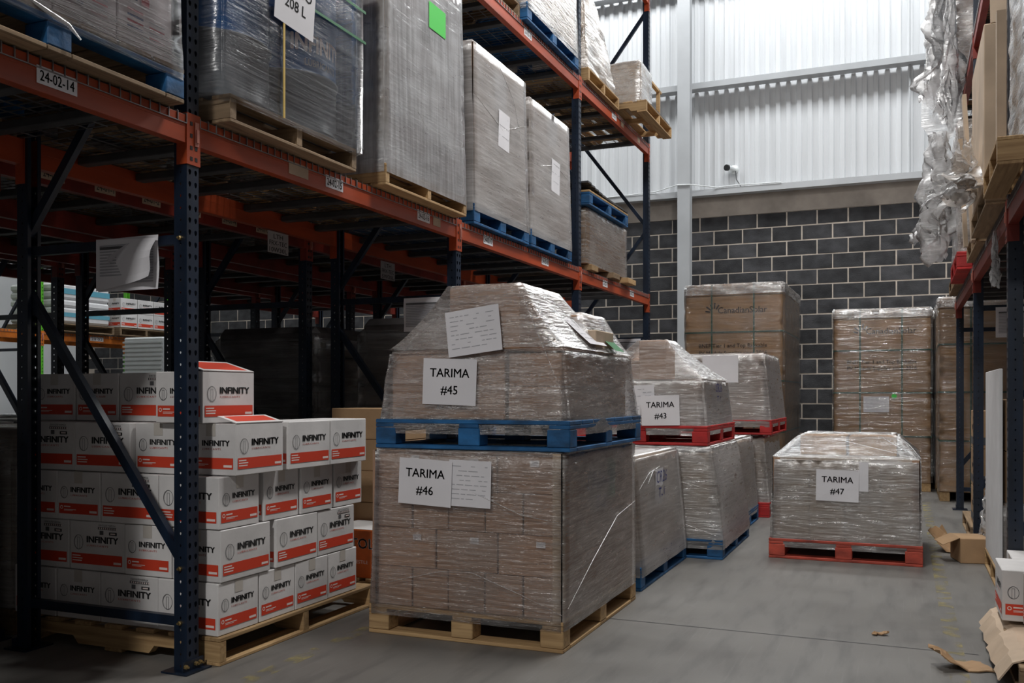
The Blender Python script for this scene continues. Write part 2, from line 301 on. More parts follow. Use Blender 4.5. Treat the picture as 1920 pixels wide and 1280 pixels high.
def worn_paint():
    m, nt, ns, lk = nodes('worn_yellow_paint')
    out = N(nt, 'ShaderNodeOutputMaterial'); bs = N(nt, 'ShaderNodeBsdfPrincipled'); bs.inputs['Roughness'].default_value = .7
    tc = N(nt, 'ShaderNodeTexCoord'); n1 = N(nt, 'ShaderNodeTexNoise'); n1.inputs['Scale'].default_value = 9; n1.inputs['Detail'].default_value = 6; lk.new(tc.outputs['Object'], n1.inputs['Vector'])
    bs.inputs['Base Color'].default_value = (.33,.28,.13,1)
    tr = N(nt, 'ShaderNodeBsdfTransparent'); mx = N(nt, 'ShaderNodeMixShader')
    f = N(nt, 'ShaderNodeMapRange'); f.inputs[1].default_value = .48; f.inputs[2].default_value = .66; f.inputs[4].default_value = .75; lk.new(n1.outputs[0], f.inputs[0])
    lk.new(f.outputs[0], mx.inputs[0]); lk.new(tr.outputs[0], mx.inputs[1]); lk.new(bs.outputs[0], mx.inputs[2]); lk.new(mx.outputs[0], out.inputs[0]); return m
M_yellow = worn_paint()

# ================================================================ the setting
WY = 13.7                                     # inner face of the back wall
b = MB(); b.box(-15, -6, -.2, 5, WY, 0); struct(b.build('floor', M_floor))
# worn floor lines
b = MB()
for (x, w_, y0, y1) in ((.205, .075, 2.0, 11.0), (-2.44, .08, .6, 6.0)): b.quad((x-w_/2,y0,.0012),(x+w_/2,y0,.0012),(x+w_/2,y1,.0012),(x-w_/2,y1,.0012))
struct(b.build('trim_1', M_yellow), 'worn yellow line painted along the aisle floor', 'floor line')
# expansion joint cut in the slab
b = MB(); b.quad((-2.2,4.62,.001),(.3,4.60,.001),(.3,4.608,.001),(-2.2,4.628,.001)); struct(b.build('trim_2', M_chan), 'thin dark joint across the concrete floor', 'floor joint')
# roof with skylight strips
b = MB()
b.box(-15, -6, ROOF, 5, WY+.2, ROOF+.1); struct(b.build('ceiling', M_roof))
m, nt, ns, lk = nodes('translucent_skylight'); o_ = N(nt, 'ShaderNodeOutputMaterial'); e_ = N(nt, 'ShaderNodeEmission'); e_.inputs[0].default_value = (.95,.98,1,1); e_.inputs[1].default_value = 3; lk.new(e_.outputs[0], o_.inputs[0])
for i, (x, y, sx, sy, p) in enumerate(SKY):
    b = MB(); b.box(-sx/2,-sy/2,-.02,sx/2,sy/2,.0); struct(b.build('window_%d' % (i+1), m, loc=(x, y, ROOF-.005)), 'translucent skylight strip in the roof', 'skylight')
M_lampglow = m
for i, (x, y, p) in enumerate(LAMPS):
    t = thing('high_bay_lamp', 'hanging high-bay lamp over the aisle', 'lamp', (x, y, LAMPZ), 0, 'high-bay lamps over the aisle')
    b = MB(); b.box(-.30,-.60,.012,.30,.60,.09); b.build('housing', M_steel, t, bevel=.01)
    b = MB(); b.box(-.28,-.58,0,.28,.58,.010); b.build('diffuser', M_lampglow, t)
    for yy in (-.45, .45):
        b = MB(); b.tube([(0,yy,.09),(0,yy,ROOF-LAMPZ)], .006, 5); b.build('chain', M_steel, t)
for nm, q in (('wall_left', (-15.2,-6,0,-15,WY,ROOF)), ('wall_right', (5,-6,0,5.2,WY,ROOF)), ('wall_front', (-15,-6.2,0,5,-6,ROOF))):
    b = MB(); b.box(*q); struct(b.build(nm, M_clad if nm == 'wall_left' else M_sidewall))
# back wall: block base, plaster band, cladding on girts
b = MB(); b.box(-15, WY+.0065, 0, 5, WY+.2, 3.745); wall = struct(b.build('wall_back', M_mortar))
BW, BH, J = .396, .196, .0145
zt = 3.745
bme = boxmesh(BW, .09, BH, M_block, .004); hme = boxmesh(BW/2-J/2, .09, BH, M_block, .004)
rest = MB()
for r in range(18):
    z1 = zt - .002 - r*.2095; z0 = z1 - BH
    if z0 < -.05: break
    off = .086 if r % 2 == 0 else -.119
    for i in range(-30, 20):
        xc = -2.859 + off + .2 + i*(BW+J)
        if xc < -14.7 or xc > 4.7: continue
        if -5.05 < xc < .85:
            put('block', bme, wall, (xc, WY+.012+.037 + random.uniform(-.0015,.0015), (z0+z1)/2), (0, random.uniform(-.002,.002), 0))
        else: rest.box(xc-BW/2, WY+.004, z0, xc+BW/2, WY+.05, z1)
o = rest.build('block_course', M_block, wall); o['kind'] = 'stuff'
b = MB(); b.box(-15, WY-.004, 3.747, 5, WY+.2, 4.06); b.build('plaster_band', M_plaster, wall)
# corrugated cladding, one sheet per metre
PITCH = .145; NR = 7; SW = PITCH*NR
def sheet(h):
    b = MB(); prof = []
    for k in range(NR):
        x = k*PITCH
        prof += [(x, .0), (x+.052, .0), (x+.067, .028), (x+.118, .028), (x+.133, .0)]
    prof.append((SW+.008, .0))
    for (xa, ya), (xb, yb) in zip(prof, prof[1:]): b.quad((xa, -ya, 0), (xb, -yb, 0), (xb, -yb, h), (xa, -ya, h))
    return b.mesh('cladding', [M_clad])
sh = sheet(ROOF-4.03)
for i in range(-12, 8):
    put('cladding_panel', sh, wall, (-2.2+i*SW, WY+.06+(.0015 if i % 2 else 0), 4.02))
# girts, column, sag rod
for z in (4.04, 5.60, 7.12):
    b = MB(); b.box(-15, WY-.15, z, 5, WY+.028, z+.010); b.box(-15, WY-.155, z-.0, 5, WY-.148, z+.085); b.box(-15, WY-.148, z+.075, 5, WY-.12, z+.085)
    b.build('girt', M_steel, wall)
b = MB(); b.box(-3.04, WY-.32, 0, -2.86, WY-.305, ROOF); b.box(-3.04, WY-.16, 0, -2.86, WY-.158, ROOF); b.box(-2.957, WY-.306, 0, -2.943, WY-.158, ROOF)
struct(b.build('trim_3', M_steel), 'pale grey steel column against the block wall', 'column')
b = MB(); b.tube([(.06, WY-.03, 4.05), (.06, WY-.03, 7.1)], .012); b.build('sag_rod', M_steel, wall)
# white cable clipped along the lower girt
cab = MB(); pts = [(-5.2,4.135),(-4.2,4.125),(-3.4,4.15),(-3.04,4.185),(-2.86,4.175),(-2.5,4.14),(-2.2,4.15),(-1.6,4.135)]
cab.tube([(x, WY-.33 if -3.1 < x < -2.8 else WY-.16, z) for x, z in pts], .008, 5); tag(cab.build('wall_cable', M_whitep), 'thin white cable run along the lower girt past the column', 'cable')
# security camera
t = thing('security_camera', 'white bullet security camera with black face on the corrugated wall', 'camera', (-2.285, WY+.03, 4.41))
b = MB(); b.lathe([(0,0),(.065,0),(.065,.03),(.03,.05),(0,.05)], 20); b.build('mount', M_whitep, t, rot=(R(90),0,0))
b = MB(); b.tube([(0,-.05,0),(-.02,-.12,.0),(-.06,-.2,-.005)], .035, 12); b.build('housing', M_whitep, t, smooth=True)
b = MB(); b.tube([(-.06,-.2,-.005),(-.075,-.23,-.007)], .045, 12); b.build('lens', M_dark, t)
b = MB(); b.tube([(.03,-.05,-.03),(.04,-.06,-.15),(.10,-.1,-.25),(.13,-.14,-.30)], .007, 5); b.build('cable', M_grey, t)
b = MB(); b.box(-.14,-.16,-.36,.06,-.12,-.315); b.build('junction_box', M_grey, t)

# ================================================================ pallet racking
PIT = .05
def holed(b, w_, H, cols, a, m=0, pitch=PIT, F=lambda u, v: (u, v, 0)):
    """plate w_ x H (u,v) with a grid of drop-shaped holes: real openings"""
    cw = w_/cols; n = int(H/pitch)
    for c in range(cols):
        for r in range(n):
            u0, v0 = c*cw, r*pitch; uc, vc = u0+cw/2, v0+pitch/2
            outer = [(u0,v0),(uc,v0),(u0+cw,v0),(u0+cw,vc),(u0+cw,v0+pitch),(uc,v0+pitch),(u0,v0+pitch),(u0,vc)]
            hole = [(uc-.45*a,vc-.9*a),(uc,vc-1.3*a),(uc+.45*a,vc-.9*a),(uc+.85*a,vc+.2*a),(uc+.7*a,vc+.95*a),(uc,vc+1.25*a),(uc-.7*a,vc+.95*a),(uc-.85*a,vc+.2*a)]
            k = len(b.v); b.v += [F(*p) for p in outer+hole]
            for i in range(8): b.f.append((k+i, k+(i+1) % 8, k+8+(i+1) % 8, k+8+i)); b.m.append(m)
UW, UD = .07, .065
def upright_mesh(H, mt):
    b = MB()                               # origin: centre of the front face at floor; front looks along +X
    holed(b, UW, H, 2, .0095, F=lambda u, v: (0, u-UW/2, v))
    holed(b, UD, H, 1, .0045, F=lambda u, v: (-UD+u, -UW/2, v))
    holed(b, UD, H, 1, .0045, F=lambda u, v: (-u, UW/2, v))
    for s in (-1, 1): b.box(-UD-.002, s*UW/2-(.018 if s > 0 else 0), 0, -UD, s*UW/2+(.018 if s < 0 else 0), H)
    return b.mesh('upright', [mt])
UP = upright_mesh(6.4, M_blue); UPG = upright_mesh(6.4, M_lime)
def foot_mesh():
    b = MB(); b.box(-.10,-.075,.0005,.035,.075,.008); b.box(-.002,-.06,.006,.004,.06,.05)
    return b.mesh('foot', [M_blue])
FOOT = foot_mesh()
b = MB(); b.lathe([(0,0),(.010,0),(.010,.009),(.005,.011),(.005,.02),(0,.02)], 6); BOLT = b.mesh('bolt', [M_bolt], recalc=True)
DEP = .98
def brace_mesh(za, zb):
    b = MB(); b.bar((-UD*.5, 0, za), (-DEP+UD*.5, 0, zb), .04, .03, up=(0,1,0)); return b.mesh('brace', [M_blue])
BR = [brace_mesh(.205,.205), brace_mesh(.43,1.62), brace_mesh(1.80,1.80), brace_mesh(3.05,1.88), brace_mesh(3.1,4.3), brace_mesh(5.6,4.4)]
def beam_mesh(L, mt, hh=.115):
    b = MB(); b.box(-.045, 0, -hh, 0, L, 0); b.box(-.046, 0, -hh*.42, .0015, L, -hh*.40)
    return b.mesh('beam', [mt], bevel=.003)
def conn_mesh(mt):
    b = MB(); b.box(-.05, 0, -.20, .005, .005, .012); b.box(.0005, -.040, -.20, .005, .0, .012)
    for z in (-.03,-.08,-.13,-.175): b.box(.005,-.028,z-.008,.0065,-.014,z+.008,1)
    return b.mesh('connector', [mt, M_dark])
CONN = conn_mesh(M_orange)
b = MB(); b.box(0,0,-.1,.004,.022,.0); b.box(.004,.004,-.085,.010,.018,-.03); CLIP = b.mesh('safety_clip', [mat('salmon_clip', (.55,.22,.17), .5)])
def deck_mesh(L):
    b = MB(); r = .0022; n = int(L/.05)
    for i in range(n+1):
        y = i*L/n; b.box(-DEP, y-r, -.002, .002, y+r, .0025); b.box(.0005, y-r, -.04, .005, y+r, 0)
    for i in range(10):
        x = -DEP+.02+i*(DEP-.03)/9; b.box(x-r, 0, -.0065, x+r, L, -.002)
    b.box(.0005, 0, -.042, .005, L, -.038)
    return b.mesh('wire_deck', [M_zinc])
def chan_mesh():
    b = MB(); b.box(-DEP+.05, -.03, -.045, -.05, .03, -.0075); return b.mesh('deck_support', [M_chan], bevel=.004)
CHAN = chan_mesh()
BAY = 2.51
LAB = {}
def loc_label(parent, txt, y, z, w_=.17, h_=.062, faint=False):
    b = MB(); rect(b, -w_/2, -h_/2, w_/2, h_/2, 0); o = b.build('location_label', M_cardpale if faint else M_paper, parent, (.002, y, z), (0,0,R(90)))
    if txt:
        b = MB(); lay(b, textmesh(txt, .012), 0, -.019, .038, 0, 0, width=w_*.84, center=True); b.build('label_lettering', M_grey if faint else M_ink, parent, (.0028, y, z), (0,0,R(90)))
def rack(name, label, X, flip, ys, tops, levels_front, labels=None, upm=None, beam_mat=None, decks=(0,), group=None, grid=True, rear_beams=True, feet=True, bolts_on=()):
    """a row of pallet racking. front face at x=X, looks +X (or -X when flip)"""
    upm = upm or UP; beam_mat = beam_mat or M_orange
    t = thing(name, label, 'pallet rack', (X, 0, 0), 0, group)
    s = -1 if flip else 1
    rz = R(180) if flip else 0
    fr = ('f', 'r')
    for i, y in enumerate(ys):
        u = put('upright', upm, t, (0, y, 0), (0,0,rz)); put('base_plate', FOOT, u)
        v = put('upright', upm, t, (-s*DEP, y, 0), (0,0,rz+R(180))); put('base_plate', FOOT, v)
        for k, m_ in enumerate(BR): put('brace', m_, t, (0, y, 0), (0,0,rz))
        if i in bolts_on:
            for z in (.205, .43, 1.80): put('bolt', BOLT, u, (-UD/2, -UW/2, z), (R(90),0,0))
            for yy in (-.03, .03, .055): put('bolt', BOLT, u, (.005, yy-.02, .03), (0,R(90),0))
    bays = list(zip(ys, ys[1:]))
    L = bays[0][1]-bays[0][0]-UW
    bm_ = beam_mesh(L, beam_mat); cm = CONN if beam_mat is M_orange else conn_mesh(beam_mat)
    dk = deck_mesh(L/2-.01)
    for li in levels_front:
        zt_ = tops[li]
        for bi, (ya, yb) in enumerate(bays):
            for side in ((0, 1) if rear_beams else (0,)):
                px = 0 if side == 0 else -s*DEP
                rr = rz if side == 0 else rz+R(180)
                fl = (s > 0) == (side == 0)
                yy = ya+UW/2 if fl else yb-UW/2
                be = put('beam', bm_, t, (px, yy, zt_), (0,0,rr))
                c1 = put('connector', cm, be, (0,0,0)); c2 = put('connector', cm, be, (0,L,0)); c2.scale = (1,-1,1)
                if side == 0 and li == 0: put('safety_clip', CLIP, be, (.006,-.03,-.02)) 
                if labels and side == 0 and (li, bi) in labels:
                    for (tx, fy, w_, fa) in labels[(li, bi)]: loc_label(be, tx, fy, -.057, w_, .062, fa)
            if li in decks:
                for k in range(2):
                    y0 = ya+UW/2+.005+k*(L/2) if s > 0 else yb-UW/2-.005-k*(L/2)
                    put('wire_deck', dk, t, (0.0006*s, y0, zt_+.0055), (0,0,rz))
                    for q in (.2, .5, .8): put('deck_support', CHAN, t, (0, y0+s*q*L/2, zt_-.006), (0,0,rz))
    return t
YS = [.555, 3.065, 5.575, 8.085, 10.595]
T1, T2, T3 = 2.305, 4.045, 5.79
lab = {(0,0): [('24-02-14', 1.80, .17, False)], (0,1): [('24-02-15', 1.01, .16, False), ('', .70, .16, True), ('24-02-16', 1.985, .16, False), ('', 2.16, .1, True)],
       (0,2): [('24-02-17', .44, .16, False), ('24-02-18', 1.58, .16, False)], (0,3): [('24-02-19', .74, .16, False), ('24-02-20', 1.72, .16, False)],
       (1,2): [('24-03-17', .2, .16, False), ('24-03-18', 1.2, .16, False)], (1,3): [('24-03-19', 1.05, .16, False), ('', 1.35, .1, True), ('', 2.0, .1, True)]}
rack('pallet_rack', 'navy and orange pallet rack along the aisle with numbered orange beams', -2.735, False, YS, (T1,T2,T3), (0,1,2), lab, decks=(0,1), bolts_on=(1,))
rack('pallet_rack', 'dark navy pallet rack standing directly behind the aisle rack', -3.92, False, YS, (T1,), (0,), {(0,0): [('24-01-%d' % i, .3+.33*i, .14, True) for i in range(6)], (0,1): [('24-01-%d' % i, .3+.33*i, .14, True) for i in range(6)]}, beam_mat=M_darkred_shade)  # beams of the rear rows coloured darker to carry the under-rack shade
rack('pallet_rack', 'dark navy pallet rack in the third row behind the aisle', -5.155, False, YS, (T1,), (0,), beam_mat=M_darkred_shade)
rack('pallet_rack', 'dark navy pallet rack in the fourth row bordering the far aisle', -6.34, False, YS, (T1,), (0,), beam_mat=M_darkred_shade)
rack('pallet_rack', 'lime green pallet rack with bright orange beams in the far lit aisle', -11.3, False, [7.1,9.61,12.12], (2.05,4.0), (0,1), {(0,0): [], (0,1): [('20 02', .95, .25, False)]}, upm=UPG, beam_mat=M_orange2, rear_beams=True)
YR = [2.775, 5.285, 7.89, 10.37]
rack('pallet_rack', 'navy and dark red pallet rack on the open side of the aisle', .474, True, [.24, 2.765, 5.29, 7.83, 10.37], (2.115, 3.87), (0,1), beam_mat=M_darkred_shade, decks=(0,1))

# ================================================================ pallets
def pallet_block(label, x0, y0, z0, lx, ly, mt, mtop=None, group=None, rz=0, nt=7, mbot=None):
    """nine-block pallet with perimeter base, lower corner at (x0,y0,z0)"""
    t = thing('pallet', label, 'pallet', (x0+lx/2, y0+ly/2, z0), rz, group)
    mx, my = (mt if isinstance(mt, tuple) else (mt, mt)); tx, ty = (mtop if isinstance(mtop, tuple) else (mtop, mtop)) if mtop else (mx, my)
    hx, hy = lx/2, ly/2; e = .0008; bx_, by_ = mbot or (mx, my)
    for y in (-hy+.05, 0, hy-.05): pbox('bottom_board', -hx, y-.05, 0, hx, y+.05, .018, bx_, t)
    for x in (-hx+.05, hx-.05):
        for s in (-1, 1): pbox('bottom_board', x-.05, min(s*.052, s*(hy-.102)), 0, x+.05, max(s*.052, s*(hy-.102)), .018, by_, t)
    for x in (-hx+.055, 0, hx-.055):
        for y in (-hy+.05, 0, hy-.05): pbox('block', x-.055, y-.05, .018+e, x+.055, y+.05, .1, mx, t, .004)
    for x in (-hx+.05, 0, hx-.05): pbox('stringer_board', x-.05, -hy, .1+e, x+.05, hy, .119, my, t)
    step = ly/nt
    for i in range(nt): pbox('deck_board', -hx, -hy+i*step+(.006 if i else 0), .119+e, hx, -hy+(i+1)*step-(.006 if i < nt-1 else 0), .139, tx, t)
    return t
def stringer_mesh(L, mt):
    P = [(-L/2,0),(-L/2+.16,0),(-L/2+.19,.035),(-L/2+.36,.035),(-L/2+.39,0),(L/2-.39,0),(L/2-.36,.035),(L/2-.19,.035),(L/2-.16,0),(L/2,0),(L/2,.085),(-L/2,.085)]
    b = MB(); n = len(P); w_ = .02
    for s in (-w_, w_): b.poly([(x, s, z) for x, z in (P if s < 0 else P[::-1])])
    for i in range(n):
        (xa,za),(xb,zb) = P[i], P[(i+1) % n]; b.quad((xa,-w_,za),(xa,w_,za),(xb,w_,zb),(xb,-w_,zb))
    return b.mesh('stringer', [mt], recalc=True)
def pallet_stringer(label, x0, y0, z0, lx, ly, old=False, group=None, mt=None, rz=0):
    """three notched stringers along x, boards along y"""
    t = thing('pallet', label, 'pallet', (x0+lx/2, y0+ly/2, z0), rz, group)
    mx, my = (M_owoodx, M_owoody) if old else (M_woodx, M_woody)
    st = stringer_mesh(lx, mx)
    hx, hy = lx/2, ly/2
    for y in (-hy+.02, 0, hy-.02): put('stringer', st, t, (0, y, .0165))
    for x in (-hx+.05, 0, hx-.05): pbox('bottom_board', x-.05, -hy, 0, x+.05, hy, .016, my, t)
    n = 7; step = (lx-.10)/(n-1)
    for i in range(n): pbox('deck_board', -hx+i*step, -hy, .102, -hx+i*step+.10, hy, .12, my, t)
    return t

# ================================================================ cartons, film, papers
def carton_mesh(dx, dy, dz, mt, tape=True):
    k = ('c', round(dx,3), round(dy,3), round(dz,3), mt.name)
    if k not in _bc:
        b = MB(); b.box(-dx/2,-dy/2,0,dx/2,dy/2,dz); me = b.mesh('carton', [mt], bevel=.004); _bc[k] = me
    return _bc[k]
def grid_cartons(t, x0, y0, z0, x1, y1, z1, nx, ny, nz, mt, shell=('-y','+x'), alt=False, top=True, name='carton'):
    dz = (z1-z0)/nz
    for iz in range(nz):
        ax, ay = (nx, ny) if not alt or iz % 2 == 0 else alt
        dx, dy = (x1-x0)/ax, (y1-y0)/ay
        for ix in range(ax):
            for iy in range(ay):
                if not (('-y' in shell and iy == 0) or ('+x' in shell and ix == ax-1) or ('-x' in shell and ix == 0) or ('+y' in shell and iy == ay-1) or (top and iz == nz-1)): continue
                j = lambda: random.uniform(-.002,.002)
                put(name, carton_mesh(dx-.006, dy-.006, dz-.002, mt), t, (x0+(ix+.5)*dx+j(), y0+(iy+.5)*dy+j(), z0+iz*dz+.0005), (0,0,random.uniform(-.004,.004)))
def hull(t, pts, mt, seg=.10, amp=.004, name='stretch_wrap', seed=0, open_bottom=True):
    """film drawn tight over the given points: convex skin, finely divided and slightly wrinkled"""
    bm = bmesh.new()
    for p in pts: bm.verts.new(p)
    bmesh.ops.convex_hull(bm, input=list(bm.verts))
    bmesh.ops.delete(bm, geom=[v for v in bm.verts if not v.link_faces], context='VERTS')
    bmesh.ops.dissolve_limit(bm, angle_limit=.01, verts=list(bm.verts), edges=list(bm.edges))
    if open_bottom:
        bm.normal_update(); bmesh.ops.delete(bm, geom=[f for f in bm.faces if f.normal.z < -.9], context='FACES')
    bmesh.ops.bevel(bm, geom=[e for e in bm.edges if len(e.link_faces) == 2], offset=.014, segments=2, affect='EDGES', clamp_overlap=True)
    bmesh.ops.triangulate(bm, faces=list(bm.faces))
    for _ in range(6):
        es = [e for e in bm.edges if e.calc_length() > seg]
        if not es: break
        bmesh.ops.subdivide_edges(bm, edges=es, cuts=1)
        bmesh.ops.triangulate(bm, faces=[f for f in bm.faces if len(f.verts) > 3])
    bm.normal_update()
    for v in bm.verts:
        q = Vector((v.co.x*5+seed*3.1, v.co.y*5, v.co.z*14)); v.co += v.normal*(noise.noise(q)*amp)
    me = bpy.data.meshes.new(name); bm.to_mesh(me); bm.free(); me.materials.append(mt)
    me.polygons.foreach_set('use_smooth', [True]*len(me.polygons))
    return put(name, me, t)
def tent(t, base, top, mt, seed=0, sag=.04, name='peak_film', n=12):
    """film pulled from the rim of the lower tier (x0,y0,x1,y1,z) up to the rim of a top carton, sagging inwards"""
    def rim(q):
        x0, y0, x1, y1, z = q; P = []
        for (a, b_) in (((x0,y0),(x1,y0)),((x1,y0),(x1,y1)),((x1,y1),(x0,y1)),((x0,y1),(x0,y0))):
            P += [Vector((a[0]+(b_[0]-a[0])*i/n, a[1]+(b_[1]-a[1])*i/n, z)) for i in range(n)]
        return P
    A, B = rim(base), rim(top); rows = 10; b = MB(); m_ = len(A)
    for r in range(rows+1):
        f = r/rows
        for i in range(m_):
            p = A[i].lerp(B[i], f); c = Vector(((top[0]+top[2])/2, (top[1]+top[3])/2, 0))
            p.z -= sag*4*f*(1-f)*(.6+.4*noise.noise(Vector((i*.35,seed,f))))
            p.z += .006*noise.noise(Vector((i*1.3, f*3, seed))); b.v.append(tuple(p))
    for r in range(rows):
        for i in range(m_): b.f.append((r*m_+i, r*m_+(i+1) % m_, (r+1)*m_+(i+1) % m_, (r+1)*m_+i)); b.m.append(0)
    b.f.append(tuple(rows*m_+i for i in range(m_))); b.m.append(0)
    return b.build(name, mt, t, smooth=True)
def boxpts(x0, y0, z0, x1, y1, z1): return [(x, y, z) for x in (x0, x1) for y in (y0, y1) for z in (z0, z1)]
def fold(t, pts, w_=.012, mt=None, name='film_fold'):
    w_ *= .5; mt = mt or F_clear
    """gathered ridge of film crossing the wrapping"""
    b = MB(); b.tube(pts, [w_*.15]+[w_*.5]*(len(pts)-2)+[w_*.15], 5, cap=True); o = b.build(name, mt or F_milky, t, smooth=True)
    return o
def bent(w_, h_, curl=0.0, n=8, amp=.002, seed=0):
    b = MB()
    for i in range(n):
        for j in range(n):
            def p(a, c):
                u, v = a/n, c/n
                return ((u-.5)*w_, -abs(curl)*max(0, (u-.6))**2*6*w_ + amp*math.sin(u*5+v*7+seed), (v-.5)*h_)
            b.quad(p(i,j), p(i+1,j), p(i+1,j+1), p(i,j+1))
    return b
def paper_lines(b, w_, h_, rows, m, seed=1, y=-.003, top=.36):
    rn = random.Random(seed)
    for i in range(rows):
        z = h_*(top-.8*i/rows); x = -w_*.42
        while x < w_*.36:
            l = rn.uniform(.012,.05)
            if rn.random() < .72: rect(b, x, z, min(x+l, w_*.42), z+.0032, m, y)
            x += l+.008
def sheet_paper(t, loc, w_, h_, rot=(0,0,0), lines=None, words=None, name='paper_sheet', m=None, seed=1):
    b = bent(w_, h_, amp=.0006, n=3); s = b.build(name, m or M_paper, t, loc, rot)
    if lines:
        b = MB(); paper_lines(b, w_, h_, lines, 0, seed, y=-.0012); b.build('small_print', M_pale, s)['kind'] = 'stuff'
    for (tx, z, hh) in (words or []):
        b = MB(); lay(b, textmesh(tx, .012), 0, z, hh, 0, -.0014, center=True); b.build('lettering', M_ink, s)
    return s
def tarima(t, loc, num, rot=(0,0,0)):
    return sheet_paper(t, loc, .279, .216, rot, words=[('TARIMA', .022, .042), ('#'+num, -.058, .042)], name='paper_sign')
def handwrite(t, loc, lines, rot, m=None, h_=.075):
    b = MB()
    for i, tx in enumerate(lines): lay(b, textmesh(tx, -.012, 1.15, .2), 0, -i*h_*1.35, h_, 0, 0, center=True)
    return b.build('handwriting', m or M_blueink, t, loc, rot)

# ---------------------------------------------------------------- TARIMA 46
PX = R(90)
G_T = 'wrapped pallet loads standing in the aisle'
pallet_block('bare pine pallet on the floor under the load signed TARIMA #46', -2.398, 3.90, 0, 1.0, 1.215, (M_woodx, M_woody))
t = thing('wrapped_load', 'film-wrapped brown cartons on the floor pallet with sign TARIMA #46', 'wrapped load', (-1.898, 4.5, .14))
grid_cartons(t, -.46, -.585, 0, .49, .585, .748, 5, 4, 4, M_card, alt=(3, 6), top=False)
for (lx, lz) in ((-.25,.71),(.06,.70),(.36,.70),(-.24,.335),(.06,.335),(.39,.335)):
    b = MB(); rect(b, -.022, -.014, .022, .014, 0); rect(b, -.018, .003, .018, .007, 1, -.0004); rect(b, -.018, -.007, .012, -.003, 1, -.0004)
    b.build('carton_label', [M_paper, M_pale], t, (lx, -.5885, lz))
b = MB(); b.box(-.02,0,0,0,.006,.745); b.box(-.006,.0,0,0,.04,.745); b.build('corner_board', M_card, t, (-.462,-.592,0))
b = MB(); b.box(0,0,0,.045,.005,.745); b.box(.04,0,0,.045,.045,.745); b.build('corner_board', M_cardpale, t, (.448,-.593,0))
hull(t, boxpts(-.475,-.6,-.02,.503,.6,.752)+boxpts(-.497,-.606,-.045,.503,.606,-.03), F_front, seed=1)
fold(t, [(-.44,-.605,.10),(-.1,-.612,.185),(.06,-.613,.19),(.3,-.612,.11),(.5,-.605,.03)], .012)
fold(t, [(.506,-.55,.05),(.514,-.2,.22),(.514,.2,.38),(.508,.58,.42)], .008, F_milky)
fold(t, [(-.1,-.608,.62),(.15,-.614,.53),(.3,-.613,.47),(.49,-.606,.44)], .014)
tarima(t, (-.18,-.622,.6), '46', (0,R(2.5),0))
sheet_paper(t, (.048,-.614,.6), .216, .215, (0,R(1.5),0), lines=8, seed=46)
sheet_paper(t, (.494,-.06,.56), .22, .26, (0,0,PX), m=M_duskpaper); b = MB(); rect(b,-.06,-.1,.06,.1,0); b.build('green_label', M_greendull, t, (.4945,.17,.58), (0,0,PX))
handwrite(t, (.498,-.02,.55), ['CR26-01','T-8'], (0,0,PX), h_=.085)
# ---------------------------------------------------------------- TARIMA 45
pallet_block('blue painted pallet stacked on top of the load signed TARIMA #46', -2.362, 3.905, .895, .995, 1.2, M_pblue)
t = thing('wrapped_load', 'peaked film-wrapped brown cartons with sign TARIMA #45', 'wrapped load', (-1.865, 4.5, 1.036))
grid_cartons(t, -.43, -.56, 0, .17, .5, .318, 1, 2, 1, M_card); grid_cartons(t, .18, -.55, 0, .445, .5, .305, 1, 2, 2, M_card)
put('carton', carton_mesh(.36,.50,.30,M_card), t, (.055,-.29,.32)); put('carton', carton_mesh(.40,.42,.20,M_card), t, (.13,.2,.32)); put('carton', carton_mesh(.24,.3,.12,M_cardpale), t, (.32,.12,.32))
hull(t, boxpts(-.44,-.572,-.02,.458,.55,.325)+boxpts(-.49,-.59,-.07,.497,.59,-.03), F_diag, seed=2, seg=.08, amp=.006)
tent(t, (-.44,-.572,.458,.55,.33), (-.132,-.548,.242,-.03,.628), F_diag, seed=2, sag=.05)
tent(t, (-.30,-.10,.458,.55,.33), (-.075,0,.345,.42,.535), F_diag, seed=8, sag=.02, name='rear_film')
for q in ([(.24,-.55,.6),(.32,-.56,.42),(.46,-.572,.1)], [(.24,-.3,.63),(.36,-.1,.46),(.47,.3,.2)], [(-.13,-.575,.5),(-.3,-.582,.38),(-.45,-.58,.22)], [(.34,.1,.53),(.42,.2,.38),(.475,.35,.1)]): fold(t, q, .009, F_clear)
tarima(t, (-.1,-.592,.175), '45', (0,R(2),0))
sheet_paper(t, (.022,-.588,.41), .276, .213, (R(-3),R(-7),0), lines=8, seed=45)
sheet_paper(t, (.385,-.05,.43), .28, .2, (R(-48),0,PX), lines=5, seed=9); b = MB(); rect(b,-.08,-.09,.08,.09,0); b.build('green_label', M_greendull, t, (.43,.2,.40), (R(-48),0,PX))
b = MB(); lay(b, textmesh('ANCHO UNICO'), 0, 0, .016, 0, center=True); lay(b, textmesh('3012'), -.3, -.01, .016, 0); b.build('carton_print', M_brownink, t, (-.1,-.566,.05))
